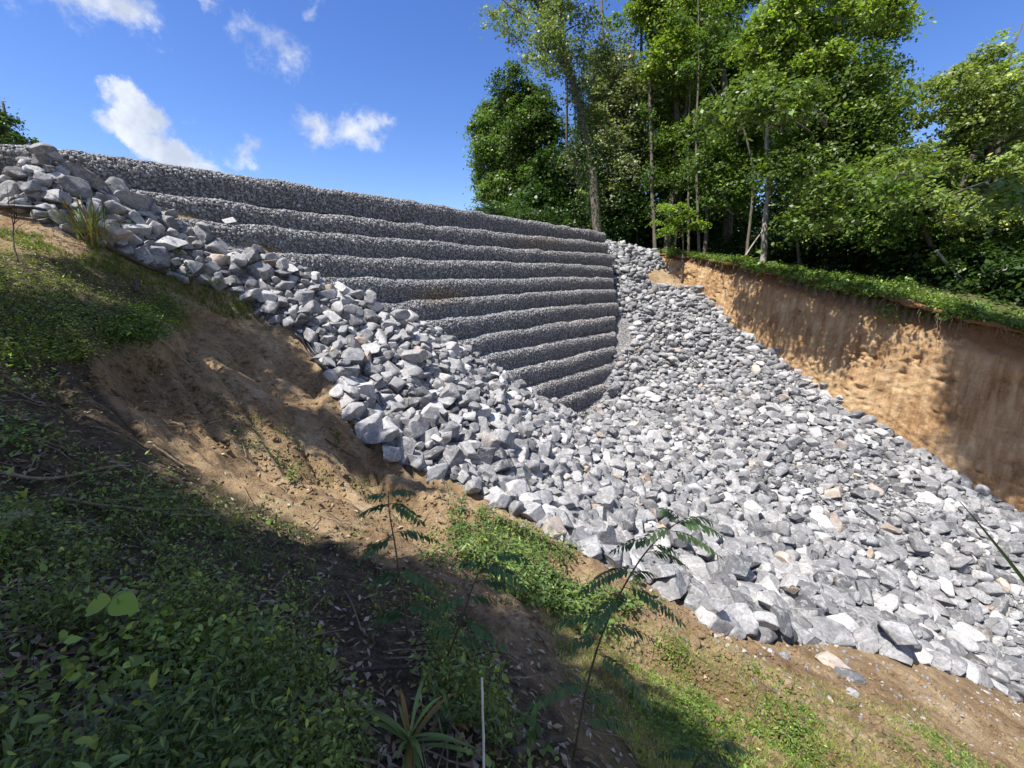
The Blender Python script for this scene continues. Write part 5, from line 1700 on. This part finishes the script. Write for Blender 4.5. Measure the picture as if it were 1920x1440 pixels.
sapling('leafy feathery sapling between the tall one and the smaller one', [(840, 1230, 1.9), (870, 1150, 1.9), (895, 1080, 1.9), (925, 1040, 1.9)],
        [(.98, 1, .1, .4, .2), (.85, 1, -.4, .2, .22), (.8, -.8, .3, .3, .2), (.6, 1, .3, .1, .24), (.5, -1, -.2, .1, .24), (.3, .9, -.3, .1, .24), (.2, -.9, .3, .1, .2)], .042, .018, (.05, .11, .03))
sapling('dark feathery sprig at the bottom edge right of centre', [(1290, 1470, 1.9), (1310, 1420, 1.9), (1340, 1395, 1.9)],
        [(.98, 1, .1, .1, .24), (.7, 1, -.3, .0, .24), (.6, -1, .2, .2, .2), (.3, 1, .2, .1, .22), (.2, -1, -.2, .1, .22)], .036, .015, (.04, .085, .025))


def broad_plant():
    p = ground_px(250, 1225)[0]
    root = thing('broad_leaf_seedling', 'seedling with two large rounded yellow-green leaves in the shade at left', 'seedling', p)
    top = p + np.array([0, -.03, .27])
    V, F = tube(smooth_path(np.array([p, p + [.004, 0, .04], top]), 8), .003, 5)
    part('stem', root, V, F, M_STEM, smooth=True)
    for d, L_, W_, c in (((-.8, -.3, -.1), .085, .078, (.26, .36, .04)), ((1, -.3, -.05), .13, .085, (.22, .34, .04)), ((.3, .9, .0), .08, .04, (.22, .30, .05))):
        leaf_part(root, [leaflet(top, np.array(d, float), np.array([0, -.55, 1.0]), L_, W_, 8)], [c])


broad_plant()


def cane_plant(label, px, py, n, L_, col, name='cane_grass', w=.016, up=0):
    p = ground_px(px, py)[0]
    root = thing(name, label, 'grass plant', p, 'narrow-leaved plants on the near slope')
    pcs = []
    for q in range(n):
        az = rng.uniform(0, 6.28); el = rng.uniform(.3 + up * .8, 1.2 + up * .35)
        d = np.array([math.cos(az) * math.cos(el), math.sin(az) * math.cos(el), math.sin(el)])
        st = p + np.array([rng.normal(0, .12 * up), rng.normal(0, .12 * up), rng.uniform(0, .05)])
        l_ = L_ * rng.uniform(.6, 1.1)
        s = np.linspace(0, 1, 9)
        mid = st + d * (s * l_)[:, None] - np.array([0, 0, 1.0]) * (.45 * l_ * s ** 2.2)[:, None]
        side = np.cross(d, [0, 0, 1.0]); side /= np.linalg.norm(side)
        wd = w * np.sin(np.pi * (s * .9 + .08)) / 2
        V = np.concatenate([mid + side * wd[:, None], mid, mid - side * wd[:, None]], 0); V[9:18, 2] -= wd * .4
        F = np.array([f for i in range(8) for f in ((i, i + 1, 10 + i, 9 + i), (9 + i, 10 + i, 19 + i, 18 + i))])
        c = np.array(col) * math.exp(rng.normal(0, .2))
        if rng.random() < .25: c = np.array((.26, .14, .04))
        leaf_part(root, [(V, F)], [c], 'blade')


cane_plant('spiky narrow-leaved plant with browning tips at bottom centre', 770, 1400, 24, .32, (.16, .23, .06))
cane_plant('second narrow-leaved plant left of the pale upright cane', 850, 1370, 9, .22, (.09, .15, .035))
cane_plant('narrow-leaved weed left of the smaller feathery sapling', 380, 1170, 9, .16, (.085, .14, .03), w=.02)
cane_plant('tall grass tuft standing in front of the rocks at upper left', 175, 465, 80, 1.5, (.16, .22, .06), 'grass_tuft', .02, up=.75)
cane_plant('short bright grass tuft beside the pile edge at left', 405, 540, 50, .5, (.14, .22, .04), 'grass_tuft', .014, up=.5)


def herb_plant(label, px, py, t_top, h, n, col, ls=.09):
    p = ground_px(px, py)[0]
    root = thing('leafy_weed', label, 'weed', p, 'single weeds on the slope')
    path = smooth_path(np.array([p, p + [rng.normal(0, .03), rng.normal(0, .03), h * .5], p + [rng.normal(0, .05), 0, h]]), 12)
    V, F = tube(path, np.linspace(.006, .002, 12), 5); part('stem', root, V, F, M_STEM, smooth=True)
    pcs, cols = [], []
    for q in range(n):
        i = int(rng.uniform(2, 11.9)); az = q * 2.4
        pcs.append(leaflet(path[i], np.array([math.cos(az), math.sin(az), rng.uniform(-.1, .5)]), np.array([0, 0, 1.0]), ls * rng.uniform(.7, 1.2), ls * .4)); cols.append(np.array(col) * math.exp(rng.normal(0, .2)))
    leaf_part(root, pcs, cols, 'foliage')


herb_plant('tall leafy weed in front of the boulders beside the bright grass tuft', 350, 540, 0, .75, 34, (.055, .11, .03), .16)
herb_plant('small weed growing alone on the sunlit clay left of centre', 635, 830, 0, .25, 12, (.14, .22, .03), .08)
herb_plant('leafy weed at the lower edge of the sunlit clay strip', 555, 905, 0, .22, 14, (.10, .17, .03), .08)
herb_plant('light green weed near the bottom left of the tall sapling', 1010, 1400, 0, .16, 12, (.10, .17, .03), .07)
herb_plant('bushy weed on the turf at far left', 90, 650, 0, .25, 24, (.09, .16, .03), .07)
herb_plant('leafy weed under the leaf sprays beside the pile edge', 870, 965, 0, .35, 24, (.08, .14, .03), .08)
herb_plant('weed growing in the shaded clay at the foot of the turf', 285, 700, 0, .2, 16, (.08, .14, .03), .07)


def branch(label, pts_px, r0, r1, mat=M_TWIG, name='fallen_branch', cat='branch', lift=.05, twigs=0, group='fallen branches on the near slope', n=20):
    W = []
    for a in pts_px:
        if len(a) == 2:
            g_ = ground_px(a[0], a[1])[0]; W.append(g_ + np.array([0, 0, lift + r0]))
        else:
            W.append(pt(*a))
    path = smooth_path(np.array(W), n)
    path += np.cumsum(rng.normal(0, .0025 if mat is not M_CANE else .0004, path.shape), 0)
    root = thing(name, label, cat, path[0], group)
    V, F = tube(path, np.linspace(r0, r1, n), 8)
    part('stem', root, V, F, mat, smooth=True)
    for q in range(twigs):
        i = int(rng.uniform(.3, .95) * n); d = (path[min(i + 1, n - 1)] - path[i - 1]); d /= np.linalg.norm(d)
        e = path[i] + (d + rand_dirs(1)[0] * .8) * rng.uniform(.1, .35) + np.array([0, 0, .05])
        v, f = limb(path[i], e, r1 * 1.1, r1 * .4, sides=5, n=6)
        part('twig', root, v, f, mat, smooth=True)


branch('long pale thin twig crossing the sunlit clay strip', [(330, 808), (400, 806), (462, 795)], .008, .004, twigs=2)
branch('second thin twig lying just above the long pale one', [(290, 808), (380, 806)], .006, .003)
branch('bundle stick lying level across the shaded slope, highest of three', [(185, 958), (300, 948), (420, 962)], .011, .006, twigs=2)
branch('grey stick lying under the highest of the three shaded sticks', [(190, 968), (260, 972), (400, 985), (510, 968)], .014, .007, twigs=3)
branch('dark curved stick lowest of the three shaded sticks', [(120, 955), (220, 965), (330, 980)], .012, .006)
branch('grey stick slanting at the left edge below the clay', [(0, 902), (90, 915), (200, 892), (240, 890)], .013, .007, twigs=1)
branch('stout grey branch stub at the far left edge', [(-40, 1040), (10, 1010), (60, 990)], .035, .026, M_BARKP)
branch('dark forked branch lying near the bottom centre', [(670, 1278), (760, 1275), (830, 1255), (900, 1270)], .010, .005, M_DARK, twigs=3)
branch('bare root-like stick hanging down the clay slip', [(295, 640), (340, 680), (372, 705)], .016, .008, twigs=2)
branch('thin stick leaning on the clay left of the slip', [(290, 845), (310, 860), (345, 885)], .010, .006)
branch('dark twisted branch lying in the turf above the slip', [(200, 470), (260, 500), (310, 520)], .035, .02, M_DARK, twigs=3)
branch('thick branch at the bottom edge below the tall sapling', [(960, 1440), (1010, 1415), (1060, 1400)], .018, .012, M_DARK)
branch('straight dark stake-like twig on the sunlit soil right of the small weed', [(610, 830), (640, 850), (670, 868)], .012, .006, M_DARK)
branch('pale upright cane at the bottom centre', [(908, 1470, 1.3), (906, 1370, 1.3), (903, 1270, 1.32)], .0042, .0035, M_CANE, 'dry_cane', 'cane', group='standing canes')
branch('thin bare upright twig at the left edge above the turf', [(35, 500), (22, 440, 6.0), (28, 400, 6.0)], .012, .005, M_DARK, 'dead_twig', 'twig', twigs=5, group='standing twigs')
branch('short broken upright stub in the turf above the slip', [(257, 555), (257, 520, float(ground_px(257, 555)[0][1]))], .035, .03, M_DARK, 'stub', 'stub', group='standing twigs')
branch('pale dead branch leaning at the foot of the pale trunk', [(1385, 500, 21), (1410, 460, 21.2), (1432, 430, 21.3)], .05, .03, M_BARKP, 'leaning_branch', 'branch', group='dead branches under the trees')
branch('pale dead branch sloping through the shrubs at right', [(1755, 470, 15.6), (1790, 510, 15.6), (1830, 540, 15.6)], .05, .03, M_BARKP, 'leaning_branch', 'branch', twigs=3, group='dead branches under the trees')
branch('hanging bare vine looping down between the dark trunks', [(1385, 240, 22.5), (1372, 330, 22.5), (1358, 380, 22.5), (1375, 402, 22.5), (1395, 398, 22.5)], .035, .02, M_BARK, 'hanging_vine', 'vine', group='dead branches under the trees')


def blade_edge():
    s = np.linspace(0, 1, 14)
    path = smooth_path(np.array([pt(1990, 1180, 1.0), pt(1910, 1075, 1.02), pt(1850, 1000, 1.04), pt(1800, 940, 1.05)]), 14)
    b = pt(1990, 1180, 1.0); g_ = b.copy(); g_[2] = float(H(b[0], b[1]))
    low = smooth_path(np.array([g_ + [.25, .05, 0], g_ * .5 + b * .5 + [.15, 0, 0], b]), 10)
    path = np.vstack([low[:-1], path]); n = len(path)
    root = thing('long_grass', 'long dark grass blade reaching in from the right edge over the rocks', 'grass blade', path[0])
    side = np.cross(np.gradient(path, axis=0), path); side /= np.linalg.norm(side, axis=1)[:, None]
    w = .011 * np.clip(np.sin(np.linspace(.4, 1, n) * np.pi) + .04, 0, 1) / 2
    V = np.concatenate([path + side * w[:, None], path + np.array([0, .002, -.001]), path - side * w[:, None]], 0)
    F = np.array([f for i in range(n - 1) for f in ((i, i + 1, n + i + 1, n + i), (n + i, n + i + 1, 2 * n + i + 1, 2 * n + i))])
    leaf_part(root, [(V, F)], [(.03, .05, .015)], 'leaf')


blade_edge()


# black drainage fabric showing under the stones at two places
def fabric(label, pts_px, width, name='drainage_fabric'):
    W = ground_px([a for a, _ in pts_px], [b for _, b in pts_px])
    path = smooth_path(W, 24); tn = np.gradient(path, axis=0); tn /= np.linalg.norm(tn, axis=1)[:, None]
    side = np.cross(tn, [0, 0, 1.0]); side /= np.linalg.norm(side, axis=1)[:, None]
    pcs = []
    for q in range(5):
        off = (q - 2) * width / 5
        p = path + side * off + np.array([0, 0, .05 + .02 * (q % 2)]) + np.cumsum(rng.normal(0, .004, path.shape), 0)
        pcs.append(tube(p, .028 + .01 * rng.random(), 6))
    V, F = join(pcs)
    root = tag(mesh_obj(name, V - path[0], F, M_FABRIC, smooth=True), label, 'drainage fabric', 'black fabric at the pile edge')
    root.location = path[0].tolist()


fabric('folded black drainage fabric running down the clay beside the left pile edge', [(562, 628), (590, 665), (622, 700)], .28)
fabric('bunched black drainage fabric under the rocks at the far left edge', [(-30, 388), (30, 395), (100, 402)], .35)
print('leaves', NLEAF[0])
